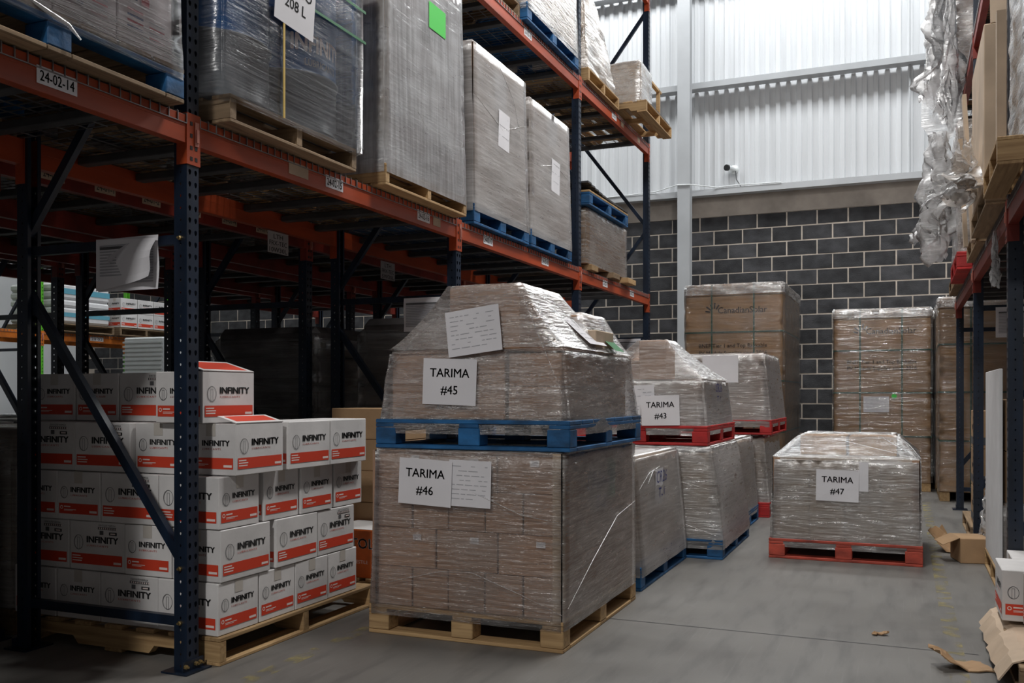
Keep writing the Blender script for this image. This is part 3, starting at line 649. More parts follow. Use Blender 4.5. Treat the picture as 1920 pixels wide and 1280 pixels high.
# ---------------------------------------------------------------- load behind 46
pallet_block('dark blue pallet on the floor directly behind the bare pine pallet', -2.42, 5.31, 0, 1.0, 1.22, M_pblue)
t = thing('wrapped_load', 'single-tier film-wrapped cartons with blue pen writing, behind the load signed TARIMA #46', 'wrapped load', (-1.92, 5.92, .14))
grid_cartons(t, -.47, -.6, 0, .44, .56, .62, 3, 4, 3, M_cardpale)
hull(t, boxpts(-.48,-.61,.0,.452,.575,.64)+boxpts(-.5,-.61,-.06,.508,.61,-.03), F_milky, seed=3)
for q in ([(.462,-.6,.3),(.47,-.2,.54),(.465,.2,.46),(.458,.55,.25)], [(.468,-.6,.42),(.47,-.3,.53),(.46,0,.55)], [(.47,-.55,.05),(.468,0,.25),(.462,.55,.2)]): fold(t, q, .012)
handwrite(t, (.475,0,.45), ['CR26','T-1'], (0,0,PX), h_=.08); sheet_paper(t, (.47,-.05,.42), .2, .24, (0,0,PX))
# ---------------------------------------------------------------- TARIMA 43 stack
pallet_block('blue pallet on the floor under the two-tier stack signed TARIMA #43', -2.17, 6.55, 0, 1.0, 1.2, M_pblue)
t = thing('wrapped_load', 'lower silver-wrapped cartons under the red pallet of the load signed TARIMA #43', 'wrapped load', (-1.67, 7.15, .14))
grid_cartons(t, -.46, -.56, 0, .40, .55, .6, 3, 3, 3, M_cardpale)
hull(t, boxpts(-.47,-.57,.35,.41,.565,.645)+boxpts(-.47,-.57,0,.465,.575,.33)+boxpts(-.5,-.6,-.07,.505,.61,-.03), F_silver, seed=4)
for q in ([(-.4,-.588,.48),(0,-.59,.44),(.43,-.582,.34)], [(-.2,-.592,.2),(.1,-.595,.14),(.47,-.6,.02)], [(.46,-.5,.05),(.45,-.2,.35),(.42,.3,.5)]): fold(t, q, .013)
pallet_block('bright red pallet between the two tiers signed TARIMA #43', -2.285, 6.6, .79, 1.0, 1.15, M_pred)
t = thing('wrapped_load', 'peaked film-wrapped cartons on a red pallet with sign TARIMA #43', 'wrapped load', (-1.785, 7.18, .931))
grid_cartons(t, -.45, -.53, 0, .445, .45, .325, 2, 2, 1, M_card)
put('carton', carton_mesh(.2,.3,.29,M_card), t, (.07,-.3,.327)); put('carton', carton_mesh(.3,.3,.16,M_card), t, (-.1,.1,.327))
hull(t, boxpts(-.46,-.54,-.01,.46,.47,.333)+boxpts(-.49,-.57,-.07,.495,.56,-.03), F_silver, seed=5, seg=.08, amp=.006)
tent(t, (-.46,-.54,.46,.47,.336), (-.035,-.455,.175,-.145,.624), F_clear, seed=5, sag=.03)
tarima(t, (.165,-.592,.107), '43', (0,R(-1.5),0)); sheet_paper(t, (.0,-.565,.18), .235, .215, (0,R(-3),0), lines=7, seed=43)
handwrite(t, (.475,.0,.24), ['CR26','T-1'], (0,0,PX), h_=.07)
# ---------------------------------------------------------------- second stack behind 43
pallet_block('dark pallet on the floor behind the blue pallet of the stack signed TARIMA #43', -2.25, 7.85, 0, 1.0, 1.0, M_pblue)
t = thing('wrapped_load', 'plain single-tier milky-wrapped load between the two aisle stacks', 'wrapped load', (-1.75, 8.35, .14))
grid_cartons(t, -.46, -.45, 0, .44, .46, .6, 2, 2, 2, M_cardpale)
hull(t, boxpts(-.47,-.46,0,.45,.47,.64)+boxpts(-.5,-.49,-.06,.5,.5,-.03), F_milky, seed=6)
pallet_block('red pallet on the floor under the rear two-tier stack in front of the solar crates', -2.17, 8.98, 0, 1.0, 1.2, M_pred)
t = thing('wrapped_load', 'lower silver-wrapped load of the rear stack in front of the solar crates', 'wrapped load', (-1.67, 9.6, .14))
grid_cartons(t, -.46, -.56, 0, .45, .55, .6, 3, 3, 3, M_cardpale)
hull(t, boxpts(-.47,-.57,.0,.44,.565,.63)+boxpts(-.5,-.6,-.07,.5,.6,-.03), F_silver, seed=7)
pallet_block('red pallet between the tiers of the rear stack in front of the solar crates', -2.15, 8.98, .775, 1.0, 1.2, M_pred)
t = thing('wrapped_load', 'square film-wrapped cartons with a large blank paper, upper tier of the rear stack', 'wrapped load', (-1.65, 9.58, .916))
grid_cartons(t, -.46, -.56, 0, .42, .5, .62, 2, 2, 2, M_card)
hull(t, boxpts(-.47,-.57,-.01,.43,.52,.63)+boxpts(-.49,-.6,-.07,.495,.59,-.03), F_silver, seed=8)
sheet_paper(t, (.02,-.585,.48), .34, .26); b = MB(); rect(b,-.05,-.02,.05,.02,0); b.build('carton_label', M_paper, t, (-.28,-.583,.56))
# ---------------------------------------------------------------- TARIMA 47
pallet_block('worn red pallet standing alone in the aisle under sign TARIMA #47', -.89, 6.79, 0, 1.0, 1.2, M_pred2)
t = thing('wrapped_load', 'low wide silver-wrapped load with sloping top and sign TARIMA #47', 'wrapped load', (-.39, 7.4, .14))
grid_cartons(t, -.46, -.58, 0, .47, .56, .56, 4, 4, 2, M_cardpale, top=False)
put('carton', carton_mesh(.32,.5,.14,M_card2), t, (-.165,.05,.57)); put('carton', carton_mesh(.32,.5,.14,M_card2), t, (.175,.05,.57))
for s in (-1, 1):
    b = MB(); b.box(0,0,0,.05,.006,.57); b.box(0 if s < 0 else .044,0,0,.006 if s < 0 else .05,.05,.57); b.build('corner_board', M_card, t, (-.476 if s < 0 else .434,-.590,0))
hull(t, boxpts(-.475,-.596,-.02,.49,.58,.57)+boxpts(-.495,-.606,-.06,.497,.6,-.03), F_silver, seed=9)
hull(t, [(-.48,-.59,.575),(.49,-.59,.575),(-.48,.57,.575),(.49,.57,.575)]+boxpts(-.33,-.2,.6,.345,.32,.722), F_top, seed=10, name='top_film', amp=.008, seg=.07)
for q in ([(-.3,-.22,.72),(.0,-.36,.68),(.44,-.57,.59)], [(-.33,-.2,.72),(-.38,-.4,.64),(-.47,-.58,.58)], [(.2,-.22,.73),(.33,-.4,.66),(.47,-.58,.585)], [(.34,-.2,.73),(.43,-.4,.65),(.49,-.57,.58)]): fold(t, q, .008, F_clear)
tarima(t, (-.04,-.615,.385), '47', (0,R(1),0)); b = MB(); rect(b,-.03,-.1,.03,.1,0); b.build('paper_strip', M_paper, t, (.13,-.609,.45))

# ---------------------------------------------------------------- solar module crates
def solar(x0, x1, y0, y1, z1, label, mt=M_card2, sheet_=False, bands=(.93,.66,.38), names=True):
    t = thing('module_crate', label, 'crate', ((x0+x1)/2, (y0+y1)/2, 0)); hx, hy = (x1-x0)/2, (y1-y0)/2
    for x in (-hx+.05, 0, hx-.05): pbox('skid', x-.05, -hy, 0, x+.05, hy, .1, M_woody, t)
    zs = [.102] + [z1*q for q in (.30,.54,.775,.95)] + [z1]
    for i, (za, zb) in enumerate(zip(zs, zs[1:])):
        e = .006 if i == 4 else (.0, .003, .001, .004)[i]
        pbox('carton_section', -hx-e, -hy-e, za, hx+e, hy+e, zb-.006, mt, t, .008)
    b = MB()
    for x in (-hx*.45, hx*.42): b.box(x-.009,-hy-.010,.1,x+.009,-hy-.0075,z1+.004); b.box(x-.009,-hy-.01,z1+.0005,x+.009,hy,z1+.004)
    for q in (.30,.54,.775): b.box(-hx-.01,-hy-.012,z1*q-.012,hx+.01,-hy-.0095,z1*q+.006); b.box(hx+.0075,-hy,z1*q-.012,hx+.01,hy,z1*q+.006); b.box(-hx-.01,-hy,z1*q-.012,-hx-.0075,hy,z1*q+.006)
    b.build('strap', M_greenstrap, t)
    if names:
        b = MB(); Y_ = -hy-.0075
        lay(b, textmesh('CanadianSolar', .008), -hx*.32, z1*.865, .075, 0, Y_, width=.56)
        for k in range(5):
            a = R(170-k*28); c = Vector((-hx*.40, Y_, z1*.865+.01)); d = Vector((math.cos(a), 0, math.sin(a)))
            b.bar(c+d*.045, c+d*(.105+.01*(k % 2)), .018, .0006, 0, up=(0,1,0))
        lay(b, textmesh('BNEF Tier 1 and Top Bankable', .004), -hx*.72, z1*.70, .048, 0, Y_, width=.78)
        lay(b, textmesh('PV Module Supplier since 2016', .004), -hx*.72, z1*.665, .048, 0, Y_, width=.78)
        lay(b, textmesh('Module Supplier', .004), 0, z1*.255, .048, 0, Y_, width=.45, center=True)
        lay(b, textmesh('with 100% Bankability', .004), 0, z1*.22, .048, 0, Y_, width=.62, center=True)
        b.build('carton_print', M_brownink, t)
    if sheet_:
        sheet_paper(t, (-.06,-hy-.016,z1*.475), .29, .19, lines=9, seed=77)
        b = MB(); b.lathe([(0,0),(.03,0),(.03,.002),(0,.002)], 20); b.build('green_dot', M_greenlab, t, (.14,-hy-.014,z1*.52), (R(90),0,0))
    hull(t, boxpts(-hx-.02,-hy-.02,.11,hx+.02,hy+.02,z1+.008), F_solar, seed=len(label), amp=.008, seg=.12)
    hull(t, boxpts(-hx-.022,-hy-.022,z1*.955,hx+.022,hy+.022,z1+.016), F_crumple, seed=3+len(label), amp=.012, seg=.06, name='crumpled_top_film')
    return t
F_solar = film('film_loose', haze=.0, streak=.12, patch=.04, gloss=1.2, rough=.16, bump=1.0, scale=(2.5,2.5,22), bscale=.45, aniso=.4, glint=.12)
solar(-2.395, -1.285, 11.0, 12.75, 2.43, 'tall brown solar module crate with green straps beside the grey column')
solar(-.803, .28, 12.1, 13.45, 2.18, 'tall brown solar module crate with green straps and a white data sheet', sheet_=True)
solar(.345, 1.45, 11.1, 12.3, 2.19, 'strapped brown module crate partly hidden behind the end of the open-side rack', names=False)
solar(.335, 1.40, 12.45, 13.5, 2.17, 'narrow visible module crate squeezed between two others at the block wall', names=False)

# ================================================================ white lettered cartons
CL, CS, CH = .335, .267, .2245
def print_face(w_, kind):
    """flat print of one carton side: emblem, lettering, red band"""
    b = MB(); h_ = CH; L = kind != 'short'
    rect(b, -w_/2+.014, .028, w_/2-.014, .076, 1, -.0004)
    cx = -w_*.33; cz = .126; R0 = .028 if L else .023
    n = 28
    def ring(rx, rz_, wd, m, y, a0=0, a1=1):
        for i in range(n):
            p, q = 2*math.pi*(a0+(a1-a0)*i/n), 2*math.pi*(a0+(a1-a0)*(i+1)/n)
            b.quad((cx+rx*math.cos(p),y,cz+rz_*math.sin(p)),(cx+rx*math.cos(q),y,cz+rz_*math.sin(q)),(cx+(rx-wd)*math.cos(q),y,cz+(rz_-wd)*math.sin(q)),(cx+(rx-wd)*math.cos(p),y,cz+(rz_-wd)*math.sin(p)),m)
    ring(R0, R0*1.22, .0022, 2, -.0004); ring(R0*.88, R0*1.08, .001, 2, -.0004, .3, .75)
    for s in (-1, 1): rect(b, cx+s*R0*.24-.0008, cz-R0*1.15, cx+s*R0*.24+.0008, cz+R0*.8, 2, -.0005)
    rect(b, cx-R0*.24, cz+R0*.8-.0015, cx+R0*.24, cz+R0*.8, 2, -.0005)
    tx = w_*.56 if L else w_*.55
    lay(b, textmesh('INFINITY', .045), -w_*.175, .128, .030 if L else .025, 0, -.0004, width=tx)
    lay(b, textmesh('LUBRICANTS', .01, 1.25), -w_*.175, .110, .0085, 3, -.0004, width=tx*.68)
    if L:
        for k, l in enumerate((.05,.062,.058)): rect(b, -w_/2+.02, .062-k*.011, -w_/2+.02+l, .067-k*.011, 4, -.0008)
    else:
        b.lathe([(.0055,0),(.009,0)], 14, (-w_/2+.03, 0, 0))
        k = len(b.v)-28
        for i in range(k, len(b.v)):
            x, y, z = b.v[i]; b.v[i] = (x, -.0008, .057+y)
        for i in range(1, 15): b.m[-i] = 4
        rect(b, -w_/2+.045, .058, -w_/2+.085, .064, 4, -.0008); rect(b, -w_/2+.045, .046, -w_/2+.12, .049, 4, -.0008); rect(b, -w_/2+.045, .041, -w_/2+.1, .043, 4, -.0008)
    rect(b, w_/2-.065, .036, w_/2-.02, .046, 4, -.0008)
    if kind == 'label':
        lay(b, textmesh('EURO ELITE FORMULA'), w_*.19, .205, .009, 0, -.0004, width=.10, center=True)
        rect(b, w_*.19-.055, .190, w_*.19+.055, .2015, 2, -.0004)
        for k in range(9): rect(b, w_*.19-.048+k*.0125, .192, w_*.19-.042+k*.0125, .1995, 4, -.0008)
        rect(b, w_*.19-.045, .166, w_*.19-.022, .185, 2, -.0004); rect(b, w_*.19+.012, .166, w_*.19+.058, .180, 0, -.0004); rect(b, w_*.19+.02, .170, w_*.19+.05, .176, 4, -.0008)
    if kind == 'short':
        rect(b, -.025, CH-.055, .025, CH, 5, -.0003)
    return b.mesh('print_'+kind, [M_ink, M_red, M_grey, M_redtext, M_bandw, M_tape])
PR = {'long': print_face(CL,'long'), 'label': print_face(CL,'label'), 'short': print_face(CS,'short')}
WC = {}
def white_carton(x, y, z, along, label, group, faces=('-y','+x'), lab_=False, rz=0, open_top=False, name='lettered_carton', mt=None):
    """x,y: corner nearest the aisle end (max x, min y). along='x': long side runs along x"""
    lx, ly = (CL, CS) if along == 'x' else (CS, CL)
    mt = mt or M_white
    t = thing(name, label, 'carton', (x-lx/2, y+ly/2, z), rz, group)
    k = (along, mt.name)
    if k not in WC:
        b = MB(); b.box(-lx/2+.001,-ly/2+.001,.0005,lx/2-.001,ly/2-.001,CH-.001); WC[k] = b.mesh('carton_body', [mt], bevel=.003)
    put('body', WC[k], t)
    if '-y' in faces: put('printed_side', PR[('label' if lab_ else 'long') if along == 'x' else 'short'], t, (0,-ly/2,0))
    if '+x' in faces: put('printed_side', PR[('label' if lab_ else 'long') if along == 'y' else 'short'], t, (lx/2,0,0), (0,0,PX))
    if '-x' in faces: put('printed_side', PR[('label' if lab_ else 'long') if along == 'y' else 'short'], t, (-lx/2,0,0), (0,0,-PX))
    b = None
    if open_top:                                             # gaping flaps with printed red panel
        b = MB(); M = Matrix.Translation((lx/2,0,CH)) @ Matrix.Rotation(R(16),4,'Y'); lx = lx if z > 1 else .17
        b.box(-lx*.62,-ly/2+.004,0,0,ly/2-.004,.004,0,M); b.box(-lx*.55,-ly/2+.03,.0042,-.02,ly/2-.03,.0046,1,M)
        b.build('top_flap', [mt, M_red], t)
    return t
GI = 'lettered cartons stacked under the aisle rack'
pallet_stringer('worn wooden pallet on the floor under the stack of white lettered cartons', -3.87, 3.155, 0, 1.2, 1.235, old=False)
ZP = .1215
nm = ('bottom', 'second', 'third', 'fourth')
def LB(i, side): return 'white lettered red-banded carton, %s layer of the stack, %s' % (nm[i], side)
ORD = ('touching the navy upright', 'second from the navy upright', 'third from the navy upright', 'fourth from the navy upright')
# layers 1 and 3: long sides to the end, short sides to the aisle; 2 and 4 the other way round
for li in range(4):
    z = ZP+li*.2265; odd = li % 2 == 0
    jit = lambda: random.uniform(-.004,.004)
    fx = (-2.686,-2.68,-2.684,-2.645)[li]
    if odd:
        ycs = [3.165,3.437,3.708,3.979] if li == 0 else [3.168,3.468,3.745,4.035]
        for i, y in enumerate(ycs): white_carton(fx+(jit() if i else 0), y, z, 'x', LB(li, ORD[i]), GI, lab_=False, rz=R(random.uniform(-.6,.6)))
        white_carton(fx-CL-.004, 3.17, z, 'x', LB(li,'facing the rack end'), GI, ('-y',), lab_=True)
        for i in range(2): white_carton(fx-2*CL-.008-i*(CS+.004), 3.172+jit(), z, 'y', LB(li,('deep under the rack', 'deepest under the rack')[i]), GI, ('-y',))
    else:
        ycs = [3.175,3.548,3.888] if li == 1 else [3.225,3.598,3.936]
        for i, y in enumerate(ycs): white_carton(fx+(jit()*1.5 if i else 0), y, z, 'y', LB(li, ORD[i]), GI, lab_=(li == 1 and i == 2), rz=R(random.uniform(-.7,.7)), open_top=(li == 3 and i == 0))
        white_carton(fx-CS-.004-(.0 if li == 1 else .0), 3.172 if li == 1 else 3.20, z, 'y', LB(li,'facing the rack end'), GI, ('-y',))
        for i in range(2): white_carton(fx-2*CS-.012-i*(CL+.004), 3.178+jit(), z, 'x', LB(li,('deep under the rack', 'deepest under the rack')[i]), GI, ('-y',), lab_=True)
z = ZP+4*.2265
white_carton(-2.76, 3.16, z+.0, 'y', 'white lettered carton with gaping red-panelled top, alone on the stack top', GI, rz=R(-1.5), open_top=True)
white_carton(-3.045, 3.30, z, 'x', 'white lettered carton with printed data label, top layer beside the open carton', GI, ('-y',), lab_=True)
white_carton(-3.385, 3.30, z, 'y', 'white lettered carton in the shaded middle of the stack top', GI, ('-y',)); white_carton(-3.66, 3.30, z, 'y', 'white lettered carton at the darkest end of the stack top', GI, ('-y',))

# things behind the stack, under the aisle rack
pallet_stringer('wooden pallet under the orange carton behind the white carton stack', -3.64, 4.5, 0, .95, .96)
t = thing('orange_carton', 'orange carton with white letters TOL behind the white carton stack', 'carton', (-2.9, 4.68, .1205))
put('body', carton_mesh(.32,.34,.27,M_orangebox), t); b = MB(); rect(b,-.155,-.165,.155,.165,0); b.build('top_panel', M_white, t, (0,0,.272), (R(-90),0,0))
b = MB(); lay(b, textmesh('TOL', .03), 0, .165, .06, 0, center=True); lay(b, textmesh('ESTILE'), 0, .08, .02, 0, center=True); b.build('lettering', M_bandw, t, (.085,-.1725,0))
b = MB(); lay(b, textmesh('TOL', .03), 0, .165, .06, 0, center=True); b.build('lettering', M_bandw, t, (.1625,0,0), (0,0,PX))
for k in range(5):
    t = thing('brown_carton', 'brown carton with small handling icons in the column behind the white carton stack', 'carton', (-3.0, 5.0, .1205+k*.19), 0, 'brown icon cartons behind the stack')
    put('body', carton_mesh(.52,.26,.188,M_card2), t)
    b = MB()
    for (u, v) in ((.02,.06),(.02,.11),(.09,.06),(.09,.11),(.16,.06),(.16,.11)): rect(b,u,v,u+.035,v+.035,0); rect(b,u+.004,v+.004,u+.031,v+.031,1,-.0004)
    rect(b,-.2,.05,-.05,.14,0)
    b.build('printed_icons', [M_brownink, M_card2], t, (.03,-.1275,0))
    b = MB(); rect(b,-.08,.05,.08,.055,0); rect(b,-.08,.08,.05,.085,0); rect(b,-.08,.12,-.02,.15,0); b.build('printed_icons', M_brownink, t, (.2585,0,0), (0,0,PX))
def sack_load(x0, y0, x1, y1, z1, label, sign=False):
    t = thing('wrapped_load', label, 'wrapped load', ((x0+x1)/2, (y0+y1)/2, .141)); hx, hy = (x1-x0)/2, (y1-y0)/2
    n = 7; dz = (z1-.141)/n
    for k in range(n):
        b = MB(); b.box(-hx+.02,-hy+.02,k*dz,hx-.02,hy-.02,(k+1)*dz-.004); b.build('sack', M_sack, t, bevel=.05)
    hull(t, boxpts(-hx,-hy,0,hx,hy,z1-.25)+boxpts(-hx+.1,-hy+.1,z1-.2,hx-.1,hy-.1,z1-.15), F_sack, seed=5, seg=.09, amp=.012)
    if sign: sheet_paper(t, (.12,-hy-.008,z1-.36), .2, .27, (0,R(6),0), words=[('RVL PACK',.08,.018),('SERVICIO',.04,.018),('LDPE',-.07,.026)], m=M_sackpaper)
    return t
M_sackpaper = mat('dull_paper', (.33,.31,.31), .8, var=.05)
F_sack = film('film_sack', haze=.12, streak=.3, patch=.2, gloss=.6, rough=.25, tint=(.4,.38,.37), bump=.8, glint=.1)
pallet_block('pallet under dark wrapped sacks beyond the second aisle upright', -3.62, 5.72, 0, .95, 1.1, (M_owoodx, M_owoody)); sack_load(-3.62, 5.72, -2.72, 6.8, 1.70, 'dark film-wrapped sacks with an LDPE notice under the aisle rack', True)
pallet_block('pallet under dark wrapped sacks in the second rack row', -4.92, 5.72, 0, .98, 1.1, (M_owoodx, M_owoody)); sack_load(-4.92, 5.72, -3.95, 6.8, 1.66, 'black hooded sack load under the second rack row')

# ================================================================ loads on the first beam level
D1 = T1+.009
def rack_load(label, plabel, x1, y0, y1, zt, pal, cart=(3,3,4,M_card), fm=None, lx=1.0, inset=.03, shell=('-y','+x'), z0=None, flare=.02, pw=None):
    """pallet with wrapped cartons; x1 is the aisle-side edge"""
    z0 = D1 if z0 is None else z0
    if pal == 'blue': pallet_block(plabel, x1-lx, y0, z0, lx, y1-y0, M_pblue); ph = .14
    elif pal == 'worn': pallet_block(plabel, x1-lx, y0, z0, lx, y1-y0, M_pblue, (M_owoodx, M_owoody), mbot=(M_owoodx, M_owoody)); ph = .14
    elif pal == 'red': pallet_block(plabel, x1-lx, y0, z0, lx, y1-y0, M_pred); ph = .14
    elif pal == 'wood': pallet_stringer(plabel, x1-lx, y0, z0, lx, y1-y0); ph = .1215
    elif pal == 'old': pallet_stringer(plabel, x1-lx, y0, z0, lx, y1-y0, old=True); ph = .1215
    else: ph = 0
    hx, hy = lx/2-inset, (y1-y0)/2-inset; H = zt-z0-ph
    t = thing('wrapped_load', label, 'wrapped load', (x1-lx/2, (y0+y1)/2, z0+ph))
    nx, ny, nz, cm = cart
    if nx: grid_cartons(t, -hx, -hy, 0, hx, hy, H-.01, nx, ny, nz, cm, shell=shell, top=False)
    if fm: hull(t, boxpts(-hx-.012,-hy-.012,0,hx+.012,hy+.012,H)+(boxpts(-lx/2-.004,-(y1-y0)/2-.004,-.05,lx/2+.004,(y1-y0)/2+.004,-.02) if ph else []), fm, seed=len(label), amp=.003)
    return t, hx, hy, H
# printed white sacks at the near end
t, hx, hy, H = rack_load('film-wrapped white and pink printed boxes above the 24-02-14 beam label', 'worn pallet with blue blocks above the 24-02-14 beam label', -2.66, 1.74, 2.935, 3.35, 'worn', (3,4,3,M_pinkbox), F_drum)
b = MB()
for k in range(4):
    yy = -hy+(k+.5)*2*hy/4
    for zz in (.03, .33):
        for r_ in range(4):
            rect(b, yy-.10, zz+.05+r_*.022, yy-.02, zz+.058+r_*.022, (0,1)[r_ % 2]); rect(b, yy+.01, zz+.04+r_*.02, yy+.09, zz+.046+r_*.02, (1,2)[r_ % 2])
        rect(b, yy-.09, zz+.16, yy-.05, zz+.19, 0); rect(b, yy-.03, zz+.155, yy+.01, zz+.185, 1)
        b.poly([(yy-.13,0,zz+.2),(yy+.13,0,zz+.27),(yy+.13,0,zz+.30),(yy-.13,0,zz+.30)], 3)
b.build('printed_sides', [flat('navy_print',(.03,.05,.16)), flat('rose_print',(.42,.07,.09)), M_pale, flat('pink_print',(.45,.17,.21))], t, (hx+.003,0,0), (0,0,PX))
b = MB()
for k in range(9): b.tube([(hx+.024, -hy-.02+i*(2*hy+.04)/8, .0+k*.011+.010*math.sin(i*1.7+k)) for i in range(9)], .0022, 4)
b.build('gathered_film', F_milky, t, smooth=True)
b = MB(); b.tube([(hx+.03,-hy*.2,.0),(hx+.05,-hy*.05,-.03),(hx+.045,.02,-.035),(hx+.06,.06,-.075)], [.006,.009,.008,.003], 6); b.build('loose_film_end', F_milky, t, smooth=True)
# drums
pallet_stringer('weathered wooden pallet under the blue and grey drums', -3.645, 3.19, D1, 1.0, .99, old=True)
zd = D1+.1225
def drum(x, y, label, text=False):
    t = thing('steel_drum', label, 'drum', (x, y, zd), 0, None); r = .267
    pr = [(0,.0),(r-.01,.0),(r,.012),(r,.02),(r-.008,.03),(r-.008,.27),(r,.282),(r+.004,.29),(r,.298),(r-.008,.31),(r-.008,.57),(r,.582),(r+.004,.59),(r,.598),(r-.008,.61),(r-.008,.85),(r,.86),(r,.875),(r-.015,.88),(r-.02,.862),(0,.862)]
    b = MB(); b.lathe(pr, 48, mfun=lambda i: 0 if i < 8 else 1); b.build('shell', [M_drumgrey, M_drumblue], t, smooth=True)
    b = MB(); b.lathe([(0,0),(.03,0),(.03,.015),(0,.015)], 12, (.18,0,.863)); b.build('bung', M_zinc, t)
    if text:
        for (tx, z, hh, m_) in (('INFINITY', .40, .085, M_bandw), ('LUBRICANTS', .33, .035, M_pale)):
            me = textmesh(tx, .035); wd = .36 if hh > .05 else .22; b = MB()
            for p in me.polygons:
                k = len(b.v)
                for i in p.vertices:
                    v = me.vertices[i].co; a = (v.x/me['w']-.5)*wd/r - R(8); q = r-.0065
                    b.v.append((q*math.cos(a), q*math.sin(a), z+v.y*hh))
                b.f.append(tuple(range(k, len(b.v)))); b.m.append(0)
            b.build('lettering', m_, t)
    return t
drum(-2.93, 3.40, 'blue over grey steel drum beside the navy upright on the weathered pallet')
drum(-2.93, 3.952, 'blue over grey steel drum with pale lettering on the weathered pallet', True)
drum(-3.48, 3.40, 'rear steel drum behind the one by the navy upright', False); drum(-3.48, 3.952, 'rear steel drum behind the lettered drum')
t = thing('drum_wrapping', 'tight clear film with green straps drawn round the four drums', 'stretch film', (-3.2, 3.68, zd))
hull(t, [(x*.548+(dx*.02), y*.538+dy*.02, z) for x in (-1,1) for y in (-1,1) for z in (.0,1.0) for dx in (-1,1) for dy in (-1,1)] + boxpts(-.455,-.5,-.04,.568,.51,-.03), F_drum, seed=12, amp=.006)
b = MB(); b.tube([(.55,.53,-.02),(.555,.532,.5),(.55,.53,1.0)], .02, 8); b.build('gathered_film', F_milky, t, smooth=True)
b = MB()
for z in (.56, .72): b.box(.574,-.56,z,.577,.56,z+.014)
b.build('strap', M_greenstrap2, t)
b = MB(); b.box(.578,-.155,-.02,.582,-.143,.44); b.build('yellow_stick', M_ybrown, t)
sheet_paper(t, (.588,-.07,.555), .30, .29, (R(2),R(3),PX), words=[('TAMBO',.02,.052),('208 L',-.06,.052)])
# tall grey-wrapped load
t, hx, hy, H = rack_load('tall grey film-wrapped load with green label and tan corner board', 'pale wooden pallet under the tall grey-wrapped load', -2.645, 4.48, 5.51, 3.74, 'wood', (2,2,3,mat('printed_box',(.36,.27,.27),.7,nscale=(3,3,6),var=.3)), F_grey)
b = MB(); b.box(-.006,0,.08,0,.05,H-.02); b.box(-.055,0,.08,-.006,.006,H-.02); b.build('corner_board', M_cardpale, t, (hx+.007,-hy-.007,.004))
b = MB(); rect(b,-.11,-.08,.11,.08,0); b.build('green_label', M_greenlab, t, (hx+.022,.12,1.02), (0,0,PX))
b = MB()
for k, (z, m_) in enumerate(((.42,0),(.62,1),(.80,1))): rect(b,-.4,z,.4,z+.06,m_)
for r_ in range(12): rect(b,.05,.9+r_*.03,.13,.91+r_*.03,2); rect(b,.2,.9+r_*.03,.32,.91+r_*.03,2)
b.build('printed_side', [flat('dull_blue_print',(.06,.12,.26)), flat('plum_print',(.16,.07,.12)), M_grey], t, (0,-hy-.004,0))
fold(t, [(hx+.02,-hy+.03,.55),(hx+.026,-.1,.36),(hx+.024,.25,.12),(hx+.022,hy,-.02)], .013)
# two pale loads on blue pallets
F_pale = film('film_pale', haze=.38, streak=.42, patch=.3, gloss=.4, rough=.5, tint=(.76,.74,.73), tilt=.22, bump=.35, glint=.04)
def notices(t, hx, ya, za, seed, H=1.1):
    sheet_paper(t, (hx+.026, ya, za), .2, .27, (0,R(3),PX), lines=3, seed=seed, m=M_paper); sheet_paper(t, (hx+.006, ya-.02, H-.2), .22, .26, (0,0,PX), lines=4, seed=seed+2)
t, hx, hy, H = rack_load('pale film-wrapped load with a paper notice, next to the tall grey-wrapped load', 'blue pallet above the 24-02-17 beam label', -2.695, 5.735, 6.74, 3.58, 'blue', (3,3,4,M_card), F_pale); notices(t, hx, .02, .62, 5)
b = MB(); b.box(-.05,0,.08,0,.005,H-.02); b.box(-.005,0,.08,0,.05,H-.02); b.build('corner_board', M_card, t, (hx+.008,-hy-.008,0))
for q in ([(hx+.02,-hy,.2),(hx+.024,-.1,.28),(hx+.022,hy,.1)], [(hx+.02,-hy,.75),(hx+.024,0,.62),(hx+.022,hy,.78)], [(hx+.02,-.1,1.1),(hx+.024,.2,.9),(hx+.02,hy,.45)]): fold(t, q, .012)
t, hx, hy, H = rack_load('pale film-wrapped load with a paper notice, against the third navy upright', 'blue pallet above the 24-02-18 beam label', -2.695, 6.79, 7.75, 3.50, 'blue', (3,3,4,M_card), F_pale); notices(t, hx, .08, .52, 8)
for q in ([(hx+.02,-hy,.5),(hx+.024,.1,.62),(hx+.022,hy,.55)], [(hx+.02,-hy,.2),(hx+.024,.1,.3),(hx+.022,hy,.1)]): fold(t, q, .012)
